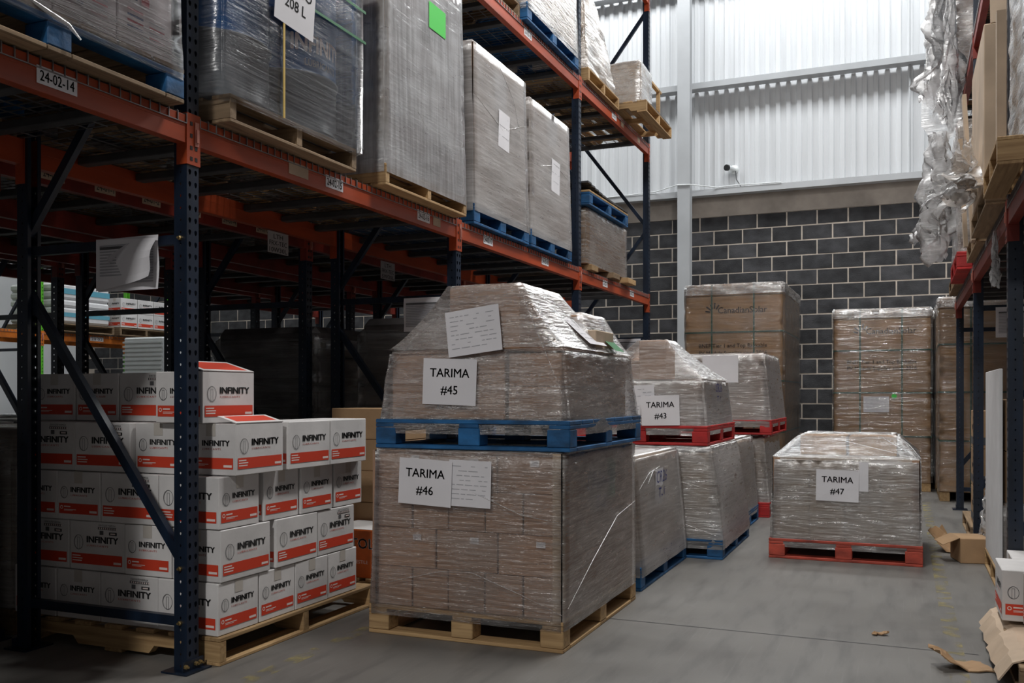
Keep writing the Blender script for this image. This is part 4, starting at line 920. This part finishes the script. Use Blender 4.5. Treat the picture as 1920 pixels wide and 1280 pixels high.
# flat cartons in the last bay, a second pallet resting on them
t, hx, hy, H = rack_load('stack of flat brown cartons in film in the last bay of the aisle rack', '', -2.70, 8.22, 9.62, 2.90, None, (2,3,9,M_card2), F_pack, z0=D1+.06)
for i, (y, w_) in enumerate(((8.4,.2),(9.05,.22),(9.55,.3))):
    tag(pbox('timber_bearer', -3.6, y-w_/2, D1+.0005, -2.69+.02*i, y+w_/2, D1+.055, (M_woodx, M_owoodx, M_woodx)[i]), 'wooden bearer on the beam under the flat brown cartons', 'timber', 'bearers under the flat cartons')
pallet_block('blue-blocked wooden pallet lying on the flat brown cartons', -3.68, 8.2, 2.905, 1.0, 1.3, (M_pblue, M_pblue), (M_woodx, M_woody))
b = MB(); n = 12
for i in range(n):
    f = lambda k: 3.058+.03*max(0, 1-k/n*1.6)**2 + .05*max(0,.3-k/n)
    for (a0, a1) in ((0,1),):
        y0_, y1_ = 8.17+i*1.34/n, 8.17+(i+1)*1.34/n
        b.box(-3.7, y0_, f(i), -2.685, y1_+.0005, f(i)+.016)
tag(b.build('flat_sheet_stack', M_chan), 'dark flat sheets sagging over the blue-blocked pallet', 'sheet stack')
# ================================================================ loads on the second beam level
D2 = T2+.009
t, hx, hy, H = rack_load('film-wrapped brown load on the blue pallet of the upper level', 'bright blue pallet on the upper level of the aisle rack', -2.69, 6.69, 7.92, 4.95, 'blue', (2,2,2,M_cardpale), F_pack, z0=D2)
t, hx, hy, H = rack_load('slumped tan load under loose film on the upper level', 'wooden pallet under the slumped tan load', -2.69, 8.2, 9.2, 4.5, 'wood', (0,0,0,None), None, z0=D2)
for k, (dy, hh, dx) in enumerate(((-.3,.75,.0),(.0,.5,.03),(.28,.3,.0))): put('carton', carton_mesh(.86,.28,hh,M_cardpale), t, (dx-.03,dy,0.001), (0,0,.06*k))
hull(t, boxpts(-.48,-.49,-.02,.47,.49,.1)+boxpts(-.46,-.46,.6,.43,-.15,.78)+boxpts(-.46,0,.3,.46,.15,.52), F_crumple2, seed=31, amp=.02, seg=.07)
t, hx, hy, H = rack_load('open wrapped frame on the pallet that sticks out of the upper level', 'wooden pallet sticking out over the aisle on the upper level', -2.44, 9.33, 10.45, 4.55, 'wood', (0,0,0,None), None, z0=D2)
pbox('carton', -.45,-.5,.0015,.40,-.06,.42, M_cardpale, t); pbox('frame_post', .36,.40,.0015,.40,.44,.4, M_woodx, t); pbox('frame_rail', .36,-.05,.37,.40,.5,.40, M_woody, t)
hull(t, boxpts(-.46,-.52,.004,.43,-.04,.43), F_crumple, seed=33, amp=.012, seg=.07); pbox('dark_slat', .455,-.3,.003,.485,.52,.03, M_chan, t)

# ================================================================ the rest of the racks: loads mostly added unseen to block light
GF = 'unseen wrapped loads added to shade the racks'
F_plain = film('film_plain', haze=.35, streak=.35, patch=.3, gloss=.3, rough=.4, tint=(.5,.5,.5), glint=.05)
b = MB(); b.box(-.45,-.5,0,.45,.5,.42); FILL = [b.mesh('load_tier', [m_], bevel=.02) for m_ in (M_card, M_sack, M_cardpale)]
def filler(x1, y0, z0, label, tiers=3, group=GF, n_=[0]):
    pallet_stringer('old wooden pallet under a wrapped load %s' % ('added for shade on the rack floor' if z0 < 1 else 'high on the racks'), x1-.96, y0, z0, .96, 1.05, old=True, group='old pallets under floor loads added for shade' if z0 < 1 else 'old pallets high on the racks')  # pallets for the added shade loads and the upper aisle loads
    t = thing('wrapped_load', label, 'wrapped load', (x1-.48, y0+.525, z0+.1225), 0, group)
    for k in range(tiers): put('load_tier', FILL[n_[0] % 3], t, (0,0,k*.425))
    hull(t, boxpts(-.462,-.515,0,.462,.515,tiers*.425+.01), F_plain, seed=n_[0], seg=.3); n_[0] += 1
for xr, lb in ((-3.92,'bulky wrapped load added for shade on the second rack row above the beams'), (-5.155,'bulky wrapped load added for shade on the third rack row above the beams'), (-6.34,'bulky wrapped load added for shade on the fourth rack row above the beams')):
    for ya in YS[:-1]:
        for k in (0, 1): filler(xr-.01, ya+.12+k*1.2, D1, lb)  # unseen loads added so the rear rows stay dark below
for xr, lb in ((-3.93,'low wrapped load added for shade on the floor of the second rack row'), (-5.165,'low wrapped load added for shade on the floor of the third rack row'), (-6.35,'low wrapped load added for shade on the floor of the fourth rack row')):
    for i, ya in enumerate(YS[:-1]):
        for k in (0, 1):
            if not (xr > -4 and i == 2 and k == 0): filler(xr-.0, ya+.12+k*1.2, 0.0, lb, 2, 'low loads added to shade the floor of the rear rack rows')  # added floor loads that keep light out from under the rear rows
filler(-2.745, .68, D1, 'unseen wrapped load added for shade at the camera end of the numbered beams', 2)  # out of view, added for the shade it casts
filler(-2.72, 1.03, 0.0, 'unseen wrapped load added to block lamp light in the first bay of the aisle rack', 4)  # out of view, added to keep lamp light off the white carton ends
for y in (.68, 1.88, 3.19, 4.39, 5.62): filler(-2.745, y, D2, 'bulky wrapped load on the upper beams of the aisle rack', 2, 'wrapped loads on the upper aisle beams')

# ================================================================ far lit aisle
for k, (y, n) in enumerate(((10.95, 4),)):
    for r_ in range(2):
        for i in range(3):
            white_carton(-11.18, y+i*.345, 2.20+r_*.228, 'y', 'white lettered carton on the bright orange beam of the far rack', 'cartons on the far orange rack', ('+x','-y'))
pallet_stringer('old pallet under white cartons on the far orange rack', -12.2, 10.9, 2.066, 1.05, 1.1, old=True)
t = thing('wrapped_load', 'white bags with pale blue bands on the far orange rack', 'wrapped load', (-11.7, 10.3, 2.2)); 
for k in range(5): pbox('bag', -.45,-.52,k*.115,.45,.5,k*.115+.11, M_foam, t, .03)
b = MB(); rect(b,-.5,.09,.5,.15,0); rect(b,-.5,.42,.5,.50,0); b.build('blue_band', M_cyan, t, (.456,-.01,0), (0,0,PX))
pallet_stringer('old pallet under the blue-banded white bags', -12.2, 9.74, 2.066, 1.0, 1.1, old=True)
for k in range(2):
    t = thing('white_tote', ('lower white plastic tote in the far aisle', 'upper white plastic tote with printed label in the far aisle')[k], 'tote', (-9.75, 10.3, .35+k*.81))
    b = MB(); b.box(-.35,-.36,0,.35,.36,.79); b.build('body', M_whitep, t, bevel=.02)
    b = MB()
    for i in range(12): b.box(-.36,-.368,.05+i*.06,.36,-.360,.075+i*.06)
    b.build('rib', M_whitep, t)
    if k:
        sheet_paper(t, (.352,-.2,.62), .2, .22, (0,0,PX), lines=6, seed=4)
pallet_block('pallet under the white totes in the far aisle', -10.15, 9.9, 0, .8, .8, (M_owoodx, M_owoody)); pbox('timber_bearer', -10.1, 9.95, .1405, -9.4, 10.65, .349, M_owoodx); tag(bpy.data.objects[-1] if False else COL.objects[-1], 'squat timber platform under the white totes', 'timber')

# ================================================================ papers hung on the racking
def hung(label, x0, z1, y, w_, h_, curl=False, m=None, grey=True):
    t = thing('paper_notice', label, 'paper', (x0+w_/2, y, z1-h_/2))
    b = bent(w_, h_, curl=.0, amp=.004); b.build('plastic_sleeve', M_paper if not m else m, t, (0,-.002,0))
    b = MB()
    for i in range(int(h_/.011)-6): rect(b, -w_*.43, -h_*.36+i*.011, w_*.43, -h_*.36+i*.011+.0062, 0, -.008)
    rect(b, -w_*.43, h_*.30, w_*.43, h_*.345, 1, -.0082)
    b.build('printed_table', [M_pale, M_grey], t)['kind'] = 'stuff'
    if curl:
        b = MB(); n = 14
        for i in range(n):
            for j in range(6):
                def p(a, c):
                    u, v = a/n, c/6
                    wv = .03*math.sin(v*6+1)*u*u
                    return ((u-.5)*w_*.98+.01*u, -.016-.05*u**3*(1.2-v)+wv*.4, (v-.5)*h_*(.98-.12*u)+.03*(1-v)*u)
                b.quad(p(i,j),p(i+1,j),p(i+1,j+1),p(i,j+1))
        b.build('curled_sheet', M_paper, t, smooth=True)
        b = MB(); 
        for i in range(11): rect(b, -w_*.42, -h_*.22+i*.0125, w_*.22, -h_*.22+i*.0125+.0065, 0, -.0185)
        rect(b, -w_*.42, h_*.28, w_*.2, h_*.33, 1, -.0187)
        b.build('printed_table', [M_pale, M_grey], t)['kind'] = 'stuff'
        b = MB(); b.poly([(-.10,-.0195,.03),(-.055,-.05,-.005),(.02,-.0195,.085)]); b.build('dog_ear', M_paper, t)
    return t
hung('curled printed sheets in a sleeve hung on the first navy frame', -3.19, 1.815, 3.0, .335, .225, True)
hung('printed sheet in a sleeve hung on the second navy frame', -3.115, 1.80, 5.515, .28, .225)
hung('printed sheet in a sleeve hung on the last navy frame', -3.1, 1.80, 10.53, .28, .225)
def card(label, x, y, z, lines, w_=.21, h_=.135):
    t = thing('hand_lettered_card', label, 'card', (x, y, z)); 
    b = MB(); b.box(-w_/2,-.001,-h_/2,w_/2,.001,h_/2); b.build('card', M_sackpaper, t, rot=(0,0,PX))
    for i, tx in enumerate(lines):
        b = MB(); lay(b, textmesh(tx, .008), 0, h_*.18-i*.042, .03, 0, -.0016, width=w_*(.45 if i == 0 else .85), center=True); b.build('lettering', M_ink, t, rot=(0,0,PX))
XR1 = -2.735-DEP+.055
card('grey card lettered LTH FRX-TEC 10W30L on the rear beam', XR1, 4.87, 2.11, ['LTH','FRX-TEC','10W30L']); card('grey card lettered LTH FRX-TEC 5W30L on the rear beam', XR1, 6.23, 2.10, ['LTH','FRX-TEC','5W30L'])

# ================================================================ open-side rack: loads above
DR = 2.115+.009; DR2 = 3.87+.009
def rpallet(label, x0, y0, z0, ly, kind='wood', lx=1.0, rz=0):
    if kind == 'red': return pallet_block(label, x0, y0, z0, lx, ly, M_pred, rz=rz)
    return pallet_stringer(label, x0, y0, z0, lx, ly, old=(kind == 'old'), rz=rz)
def crumpled(name, label, top, length, width, seed, mt=None, depth=.10, yaw=0.0, cat='plastic film'):
    """loose film hanging in heavy crumpled folds"""
    b = MB(); nu, nv = 30, 40
    for layer in range(3):
        sd = seed+layer*7.3
        def p(i, j):
            u, v = i/nu-.5, j/nv; le = length*(.72+.5*abs(noise.noise(Vector((u*3.1, sd, 2))))+.12*noise.noise(Vector((u*13, sd, 4))))
            w_ = width*(.62+.45*noise.noise(Vector((v*2.2, sd, 1)))+.35*v*(1-v))
            fx = depth*(.9*math.sin(u*9+sd+3*noise.noise(Vector((u*2,v*3,sd))))+1.1*noise.noise(Vector((u*7,v*6,sd)))+.5*noise.noise(Vector((u*17,v*15,sd))))
            return (fx*(.25+v)+(layer-1)*depth*.5, u*w_+.10*width*noise.noise(Vector((v*4,sd,9)))+.05*width*noise.noise(Vector((u*9,v*11,sd+5))), -v*le)
        for i in range(nu):
            for j in range(nv): b.quad(p(i,j), p(i+1,j), p(i+1,j+1), p(i,j+1))
    o = b.build(name, mt or F_hang, None, top, (0,0,yaw), smooth=False)
    bm = bmesh.new(); bm.from_mesh(o.data); bmesh.ops.remove_doubles(bm, verts=bm.verts, dist=.0005); bm.to_mesh(o.data); bm.free()
    o.data.polygons.foreach_set('use_smooth', [True]*len(o.data.polygons))
    return tag(o, label, cat)
# near pallet by the third upright
rpallet('wooden pallet overhanging the aisle beside the third upright of the open-side rack', .36, 4.44, DR, .76)
t = thing('wrapped_load', 'crumpled grey-wrapped load on the overhanging pallet of the open-side rack', 'wrapped load', (.90, 4.80, DR+.1225))
grid_cartons(t, -.40, -.33, 0, .42, .33, .95, 2, 2, 2, M_cardpale, shell=('-y','-x'))
hull(t, boxpts(-.43,-.35,.0,.44,.35,.98), F_crumple, seed=41, amp=.02, seg=.05)
b = MB(); b.box(-.02,-.03,0,.02,.03,.72); tag(b.build('tan_corner_post', M_cardpale, None, (.42,4.99,DR+.125)), 'tan cardboard post standing on the overhanging pallet', 'board')
# second pallet with tall open carton
rpallet('long wooden pallet beyond the third upright of the open-side rack', .38, 5.36, DR, 1.12, 'old')
t = thing('tall_carton', 'tall pale carton with raised flap behind the third upright', 'carton', (.81, 5.92, DR+.1225))
put('body', carton_mesh(.86,.94,.84,M_cardpale), t); b = MB(); b.box(-.2,-.004,0,.2,.004,.28); b.build('flap', M_cardpale, t, (-.2,-.465,.842), (R(-12),0,0)); b = MB(); b.box(-.4,-.002,0,.02,.002,.003); b.build('pen_mark', M_ink, t, (.1,-.473,.6), (0,R(5),0))
crumpled('loose_film', 'milky film bunched along the edge of the long wooden pallet', (.30, 5.9, DR+.42), .32, .9, 3, depth=.05)
for k, (y, h_, tl) in enumerate(((6.62,.95,-4),(6.85,.7,5))):
    b = MB(); b.box(-.012,-.05,0,.012,.05,h_); tag(b.build('tan_board', M_cardpale, None, (.40-.03*k,y,DR+.003), (R(tl),R(-3),0)), ('tall tan board leaning in front of the open-side rack loads', 'short tan board leaning in front of the open-side rack loads')[k], 'board')
rpallet('wooden pallet behind the leaning tan boards', .42, 6.62, DR, 1.05, 'old', rz=0)
t = thing('wrapped_load', 'carton load with loose film behind the leaning tan boards', 'wrapped load', (.97, 7.14, DR+.1225))
grid_cartons(t, -.46, -.45, 0, .42, .45, .8, 2, 2, 2, M_cardpale, shell=('-y','-x')); hull(t, boxpts(-.49,-.48,0,.44,.48,.83), F_crumple, seed=43, amp=.02, seg=.06)
rpallet('red pallet on the open-side rack below hanging film', .37, 8.02, DR, 1.05, 'red')
t = thing('wrapped_load', 'grey film-wrapped load on the red pallet of the open-side rack', 'wrapped load', (.87, 8.545, DR+.1405))
grid_cartons(t, -.46, -.48, 0, .45, .48, 1.0, 2, 2, 2, M_cardpale, shell=('-y','-x')); hull(t, boxpts(-.49,-.51,0,.47,.51,1.03), F_milky, seed=44, amp=.015, seg=.08)
crumpled('hanging_film', 'long torn film hanging in front of the red pallet load', (.25, 8.35, DR+1.15), 1.05, .30, 11)
crumpled('hanging_film', 'film streamer hanging below the open-side rack beam', (.455, 5.75, 2.05), .33, .07, 15, depth=.012)
rpallet('old pallet at the far end of the open-side rack', .40, 9.15, DR, 1.05, 'old')
t = thing('wrapped_load', 'dull wrapped load at the far end of the open-side rack', 'wrapped load', (.92, 9.68, DR+.1225)); grid_cartons(t, -.46,-.48,0,.45,.48,.9,2,2,2,M_card,shell=('-y','-x')); hull(t, boxpts(-.48,-.5,0,.47,.5,.92), F_milky, seed=45)
# upper level
rpallet('wooden pallet poking out of the upper level of the open-side rack', .30, 9.0, DR2, 1.0)
t = thing('wrapped_load', 'ragged film-draped load on the upper pallet of the open-side rack', 'wrapped load', (.84, 9.5, DR2+.1225)); grid_cartons(t,-.44,-.45,0,.42,.45,.9,2,2,2,M_card,shell=('-y','-x')); hull(t, boxpts(-.46,-.47,0,.44,.47,.93), F_crumple, seed=46, amp=.02, seg=.07)
crumpled('hanging_film', 'thick bunch of milky film hanging from the upper pallet', (.275, 8.7, DR2+1.0), 1.5, .42, 21, depth=.09)
crumpled('hanging_film', 'twisted film rope hanging beside the upper pallet', (.33, 8.15, DR2+.5), 1.2, .12, 27, depth=.04)
for y in (5.42, 6.6): 
    rpallet('old pallet on the upper level, %s' % ('above the tall pale carton' if y < 6 else 'above the leaning tan boards'), .50, y, DR2, 1.05, 'old')
    t = thing('wrapped_load', 'film-wrapped carton load on the upper level above the tall pale carton', 'wrapped load', (1.0, y+.52, DR2+.1225), 0, 'upper loads of the open-side rack'); grid_cartons(t,-.46,-.48,0,.45,.48,.8,2,2,2,M_card,shell=('-y','-x')); hull(t, boxpts(-.48,-.5,0,.47,.5,.82), F_milky, seed=int(y*10), seg=.2)
# under the open-side rack
pallet_stringer('old pallet under brown lettered cartons below the open-side rack', .47, 8.1, 0, 1.0, 1.1, old=True)
def brown_carton(x, y, z, label, group):
    t = thing('brown_lettered_carton', label, 'carton', (x, y, z), 0, group)
    put('body', carton_mesh(.40,.36,.30,M_card2), t)
    for (lc, rz_) in (((0,-.1815,0),0), ((-.2015,0,0),-PX)):
        b = MB(); rect(b,-.17,.03,.17,.09,0); lay(b, textmesh('INFINITY',.045), -.05, .15, .038, 0, width=.2); b.build('printed_side', M_grey, t, lc, (0,0,rz_))
for k in range(3):
    for i in range(2): brown_carton(.70+.41*i, 8.35, .1215+k*.302, 'brown lettered carton stacked below the open-side rack', 'brown cartons below the open-side rack')
white_carton(.86, 7.47, .001, 'x', 'white lettered carton on the floor beside the second open-side upright', None, ('-y','-x'))
t = thing('wrapped_load', 'white foam panel pallet with brown cartons below the open-side rack', 'wrapped load', (.975, 6.55, .1215))
pallet_stringer('wooden pallet under the white foam panel load', .495, 6.05, 0, 1.0, 1.0)
pbox('foam_panel', -.475,-.49,0,-.455,.48,1.18, M_foam, t); grid_cartons(t, -.44,-.45,.40,.45,.45,1.0,3,3,2,M_card2,shell=('-y','-x')); pbox('wrapped_base', -.44,-.45,0,.45,.45,.395, M_cardpale, t, .01)
hull(t, boxpts(-.45,-.47,0,.46,.47,.40), F_milky, seed=50)
hung('printed sheet in a sleeve hung on the third open-side frame', .62, 1.80, 5.24, .28, .225); hung('printed sheet in a sleeve hung on the second open-side frame', .62, 1.80, 7.78, .28, .225)
# foreground cartons at the edge of the frame
pallet_stringer('battered pallet with torn cardboard under the two cartons by the aisle', .40, 4.0, 0, 1.0, 1.1, old=True)
b = MB(); n = 14
def zc(u, v): return .139+.012*noise.noise(Vector((u*6,v*6,3)))-(.09*max(0,.095-u)/.095)
for i in range(n):
    for j in range(n): b.quad(*[(.33+.7*(i+a)/n+.02*noise.noise(Vector((0,(j+c)*.8,1))), 4.05+1.0*(j+c)/n, zc((i+a)/n,(j+c)/n)) for a, c in ((0,0),(1,0),(1,1),(0,1))])
o = b.build('torn_cardboard', M_cardpale); tag(o, 'torn cardboard sheet draped over the battered pallet', 'cardboard'); md = o.modifiers.new('thick', 'SOLIDIFY'); md.thickness = .006
white_carton(.66, 4.63, .155, 'y', 'white lettered carton on the torn cardboard sheet below the open-side rack', None, ('-y','-x'))
white_carton(.80, 4.972, .155, 'x', 'white lettered carton behind another on the torn cardboard sheet', None, ('-y','-x'))
M_greyc = mat('dirty_white_carton', (.42,.38,.36), .7, nscale=(6,6,6), var=.12)
white_carton(.74, 4.27, .155, 'y', 'dirty grey lettered carton at the open-side edge of the aisle', None, ('-y','-x'), mt=M_greyc)
def scrap(label, x, y, sx, sy, h_, rz, seed):
    b = MB(); n = 6
    def p(i, j):
        u, v = i/n-.5, j/n-.5; return (u*sx+.02*noise.noise(Vector((v*4,seed,0))), v*sy+.02*noise.noise(Vector((seed,u*4,0))), .006+h_*max(0, u*1.6+.25*noise.noise(Vector((u*3,v*3,seed))))**1.3 + .015*abs(noise.noise(Vector((u*5,v*5,seed)))))
    for i in range(n):
        for j in range(n): b.quad(p(i,j),p(i+1,j),p(i+1,j+1),p(i,j+1))
    o = b.build('cardboard_scrap', M_card2, None, (x,y,.0), (0,0,rz)); bm = bmesh.new(); bm.from_mesh(o.data); bmesh.ops.remove_doubles(bm, verts=bm.verts, dist=.0005); bm.to_mesh(o.data); bm.free()
    md = o.modifiers.new('thick', 'SOLIDIFY'); md.thickness = .005; tag(o, label, 'cardboard scrap')
scrap('torn cardboard flap lying on the floor near the battered pallet', .22, 4.36, .22, .14, .10, R(200), 3)
scrap('upright torn cardboard piece by the second open-side upright', .33, 7.62, .26, .3, .20, R(160), 5)
t = thing('crushed_carton', 'crushed brown carton on the floor below the open-side rack', 'carton', (.42, 7.20, .001), R(12)); put('body', carton_mesh(.2,.26,.17,M_card2), t)
b = MB(); M_ = Matrix.Translation((-.1,0,.17)) @ Matrix.Rotation(R(-25),4,'Y'); b.box(-.12,-.12,0,0,.12,.004,0,M_); b.build('top_flap', M_card2, t)
crumpled('loose_film', 'clear film tangle hanging beside the crushed carton', (.56, 7.27, .62), .58, .14, 33, depth=.04)
scrap('small curled paper scrap on the aisle floor', -.11, 4.80, .07, .03, .01, R(20), 9)
